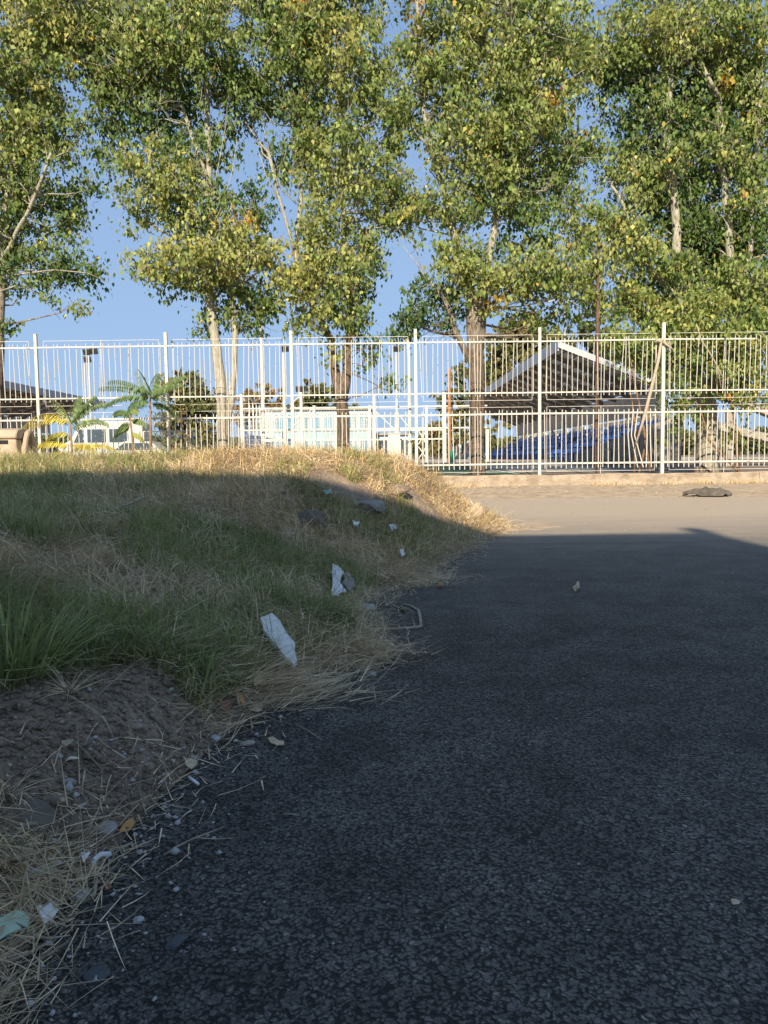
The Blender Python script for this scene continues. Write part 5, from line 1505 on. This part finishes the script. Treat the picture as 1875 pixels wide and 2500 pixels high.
o = slab('long white stone shard lying in the straw at the foot of the mound', [(636, 1565), (664, 1543), (684, 1560), (700, 1590), (722, 1622), (724, 1650), (727, 1668), (718, 1676), (700, 1660), (668, 1615), (645, 1585)], .022, M_TILE, 'stone_shard', 'stone shard', .055)
bevel(o, .003, 1)
slab('crumpled white paper upright in the straw above the bent stick', [(813, 1408), (840, 1420), (832, 1445), (828, 1455), (842, 1468), (846, 1475), (826, 1484), (808, 1474), (812, 1440)], .006, M_PAPER, 'white_paper', 'paper', .06, curl=.012)
slab('grey strip of card leaning against the crumpled white paper', [(846, 1420), (856, 1422), (866, 1440), (868, 1452), (852, 1470), (836, 1452), (844, 1440)], .008, M_GREYCLOTH, 'grey_card', 'card', .05, curl=.012)
slab('pale green torn leaf at the lower left corner', [(-30, 2300), (10, 2283), (40, 2276), (58, 2280), (75, 2297), (73, 2318), (66, 2318), (52, 2300), (40, 2295), (50, 2320), (55, 2322), (25, 2345), (-30, 2370)], .002, M_LEAFG, 'green_leaf', 'leaf', .034, curl=.004)
slab('broken piece of off-white paper right of the torn green leaf', [(88, 2232), (97, 2226), (108, 2236), (124, 2229), (143, 2240), (128, 2260), (110, 2275), (98, 2262)], .002, M_PAPER, 'paper_scrap', 'paper', .012)
slab('cream dry leaf lying free on the asphalt', [(654, 1806), (666, 1806), (680, 1814), (694, 1820), (694, 1828), (676, 1828), (660, 1820)], .002, M_LEAFY, 'dry_leaf', 'leaf', .006, curl=.003)
slab('orange leaf on the asphalt edge beside the bluish stone', [(292, 2045), (300, 2030), (312, 2018), (326, 2016), (331, 2022), (316, 2036), (300, 2048), (292, 2052)], .002, M_LEAFO, 'orange_leaf', 'leaf', .008, curl=.002)
slab('cream leaf in the straw at the edge of the bare soil', [(452, 1878), (464, 1870), (482, 1873), (482, 1882), (468, 1890), (455, 1886)], .002, M_LEAFY, 'dry_leaf', 'leaf', .012, curl=.003)
slab('reddish brown leaf half under straw left of the orange one', [(535, 1730), (555, 1728), (568, 1742), (560, 1752), (545, 1744)], .002, M_LEAFR, 'red_leaf', 'leaf', .02, curl=.006)
slab('upright orange-brown leaf in the straw hollow below the shard', [(580, 1712), (592, 1718), (600, 1738), (596, 1746), (585, 1738)], .002, M_LEAFO, 'brown_leaf', 'leaf', .03, curl=.006)
slab('pale crinkled leaf above the straw hollow below the shard', [(617, 1676), (632, 1672), (648, 1688), (640, 1700), (622, 1706)], .002, M_LEAFY, 'dry_leaf', 'leaf', .04, curl=.008)
slab('pinkish pale leaf scrap at the asphalt side of the straw hollow', [(606, 1746), (630, 1742), (640, 1750), (628, 1758), (610, 1754)], .002, M_LEAFY, 'dry_leaf', 'leaf', .02, curl=.004)
slab('folded greenish leaf standing on the shaded asphalt', [(1398, 1445), (1408, 1438), (1414, 1430), (1411, 1446), (1402, 1447)], .004, M_LEAFY, 'folded_leaf', 'leaf', .02, curl=.02)
slab('white scrap lying among the grass high on the mound', [(950, 1298), (966, 1296), (970, 1306), (958, 1312)], .006, M_PAPER, 'paper_scrap', 'paper', .05, curl=.01)
slab('white scrap at the straw edge beyond the crumpled paper', [(976, 1362), (986, 1360), (990, 1374), (980, 1378)], .006, M_PAPER, 'paper_scrap', 'paper', .05, curl=.01)
slab('small white ribbon scrap left of the scrap high on the mound', [(860, 1294), (872, 1294), (878, 1300), (864, 1302)], .006, M_PAPER, 'ribbon_scrap', 'plastic', .06, curl=.01)
slab('pale turquoise wrapper near the crest of the mound', [(788, 1218), (806, 1214), (814, 1222), (800, 1228)], .006, simple('turquoise_wrapper', (.30, .45, .42), (.24, .36, .34), 9, .5), 'wrapper', 'wrapper', .06, curl=.012)
slab('lilac-grey paper triangle in the straw at the near road edge', [(197, 2104), (222, 2096), (214, 2118), (204, 2122)], .002, M_PAPER, 'paper_scrap', 'paper', .012)
slab('tan leaf scrap on the near asphalt', [(252, 2170), (266, 2166), (275, 2174), (258, 2180)], .002, M_LEAFR, 'brown_leaf', 'leaf', .004)
slab('pale beige leaf stain flake at the right of the near asphalt', [(1784, 2200), (1796, 2197), (1808, 2204), (1804, 2213), (1788, 2212)], .001, M_LEAFY, 'leaf_flake', 'leaf', .001)

def stick(label, pts, rad, mat=None, name='stick', cat='stick', lift=.008, group=None):
    w = [hit(*q) for q in pts]
    w = [np.array([q[0], q[1], q[2] + lift]) for q in w]
    m_ = MB(); c0 = w[0]
    m_.tube([q - c0 for q in w], rad, 7)
    o = m_.build(name, mat or M_STICK, smooth=True); o.location = c0
    setp(o, label, cat, group); return o
stick('pale dry stick bent at a right angle lying on the asphalt', [(800, 1522), (845, 1535), (890, 1540), (950, 1541), (1000, 1538), (1028, 1534), (1026, 1512), (1022, 1495), (1005, 1484), (985, 1478)], [.003, .004, .005, .0065, .007, .008, .008, .0075, .006, .003])
stick('white hollow stalk piece lying on the near road edge', [(222, 2116), (246, 2106), (269, 2098)], .0055, M_PAPER, 'stalk_piece')
stick('short pale splinter pointing away on the near asphalt', [(230, 2200), (234, 2176), (238, 2154)], [.003, .0035, .002], name='splinter', cat='splinter')
stick('white cigarette-like stub in the straw at the asphalt edge', [(462, 1908), (484, 1922)], .004, M_PAPER, 'stub', 'stub')
stick('long brown twig running down the bare soil bank', [(70, 1968), (110, 1985), (150, 2008), (180, 2030), (196, 2052)], [.002, .003, .003, .003, .002], M_TWIG, 'twig', 'twig')
stick('thin brown root slanting across the upper bare soil', [(290, 1695), (330, 1725), (370, 1760), (400, 1785), (428, 1815)], [.002, .003, .003, .003, .002], M_TWIG, 'root', 'root')
stick('dark root left of and below the thin brown one', [(190, 1830), (230, 1870), (245, 1882)], [.002, .003, .002], M_TWIG, 'root', 'root')
stick('straight straw lying alone on the asphalt near the cream leaf', [(724, 1776), (754, 1794), (784, 1812)], [.0012, .0018, .0014], name='straw_stalk', cat='straw')
stick('long curved straw on the asphalt below the orange leaf', [(400, 2098), (430, 2078), (470, 2058), (545, 2030)], [.001, .0018, .0018, .001], name='straw_stalk', cat='straw')
stick('short pale straw in the middle of the near asphalt', [(690, 1996), (712, 1998), (731, 2003)], [.001, .0016, .001], name='straw_stalk', cat='straw')
stick('forked dry stem lying below the torn green leaf', [(-5, 2374), (40, 2356), (80, 2338), (110, 2322), (128, 2318)], [.003, .0035, .003, .002, .001], name='dry_stalk', cat='stem')
stick('straight dry stem pointing right beside the torn green leaf', [(78, 2301), (120, 2303), (172, 2296)], [.002, .002, .001], name='dry_stalk', cat='stem')
stick('pale split reed lying in the grass near the left crest', [(300, 1262), (330, 1248), (350, 1238), (345, 1215), (352, 1196)], [.008, .009, .008, .006, .003], lift=.06, name='reed', cat='reed')
# straw stalks, a bundle at the foot
n = 900
bx = hit(640, 1700); q = np.stack([bx[0] + rng.normal(0, .16, n), bx[1] + rng.normal(.06, .09, n)], 1)
o = blades('straw_bundle', np.stack([q[:, 0], q[:, 1], np.maximum(mound_h(q[:, 0], q[:, 1]), 0) + rng.exponential(.02, n)], 1), rng.normal(.5, .5, n), rng.normal(1.45, .1, n), rng.uniform(.06, .2, n), rng.uniform(.0015, .0035, n), rng.normal(.1, .3, n), rng.normal(.75, .2, n).clip(0, 1), M_STRAW, twist=rng.uniform(-.6, .6, n))
setp(o, 'thick drift of pale straw at the foot of the mound below the shard', 'straw', kind='stuff')
for (px, py, sx, sy, lab) in ((860, 1590, .22, .16, 'drift of golden straw where the mound bulges onto the asphalt'), (1010, 1420, .3, .3, 'drift of straw beyond the bent stick along the mound edge'), (90, 2130, .09, .1, 'tangle of straw and twigs at the lower left corner')):
    n = 1500 if px > 100 else 260
    c_ = hit(px, py); q = np.stack([c_[0] + rng.normal(0, sx * .5, n), c_[1] + rng.normal(.02, sy * .5, n)], 1)
    o = blades('straw_drift', np.stack([q[:, 0], q[:, 1], np.maximum(mound_h(q[:, 0], q[:, 1]), 0) + rng.exponential(.014, n)], 1), rng.uniform(0, 6.28, n), rng.normal(1.45, .12, n), rng.uniform(.04, .16, n) * (1 if px > 100 else .8), rng.uniform(.0014, .003, n), rng.normal(.1, .4, n), rng.normal(.6, .2, n).clip(0, 1), M_STRAW, twist=rng.uniform(-.6, .6, n))
    setp(o, lab, 'straw', kind='stuff')

n = 2600
cx_ = rng.choice(rng.uniform(.5, 12, 45), n); xx = cx_ + rng.normal(0, .12, n); yy = rng.normal(19.45, .15, n).clip(18.8, 19.8)
o = blades('dry_weeds', np.stack([xx, yy, verge_z(xx, yy)], 1), rng.uniform(0, 6.28, n), rng.normal(.7, .4, n).clip(0, 1.4), rng.uniform(.05, .2, n), rng.uniform(.006, .012, n), rng.normal(.6, .3, n), rng.normal(.5, .2, n).clip(0, 1), M_STRAW)
setp(o, 'dry weeds growing along the foot of the concrete wall', 'weeds', kind='stuff')
# dark flattened bark-like lump on the verge
c_ = G(1727, 1212)
nx_, ny_ = 46, 22
V = []
for j in range(ny_):
    for i in range(nx_):
        u, v = i / (nx_ - 1) * 2 - 1, j / (ny_ - 1) * 2 - 1
        x_ = u * .46; w = .26 * (1 - abs(u) ** 2.2) ** .5 * (1 + .25 * math.sin(u * 4))
        y_ = v * w
        h = .10 * (1 - abs(v) ** 2.5) * (1 - abs(u) ** 4) * (.55 + 1.0 * float(fbm(x_ * 1.5, y_, 9, 3, off=6))) + .03 * math.sin(x_ * 18 + y_ * 30)
        V.append((x_, y_, max(h, -.01)))
F = [(j * nx_ + i, j * nx_ + i + 1, (j + 1) * nx_ + i + 1, (j + 1) * nx_ + i) for j in range(ny_ - 1) for i in range(nx_ - 1)]
m_ = MB(); m_.add(V, F); o = m_.build('bark_slab', M_CHAR, smooth=False); o.location = (c_[0], c_[1], .03)
setp(o, 'dark crumpled slab of weathered bark lying on the verge at the right', 'bark')
open('/tmp/stats.txt','w').write(str(('leaves', NL, 'straw', NB, 'tris', sum(len(m.loops) - 2 * len(m.polygons) for m in bpy.data.meshes))))
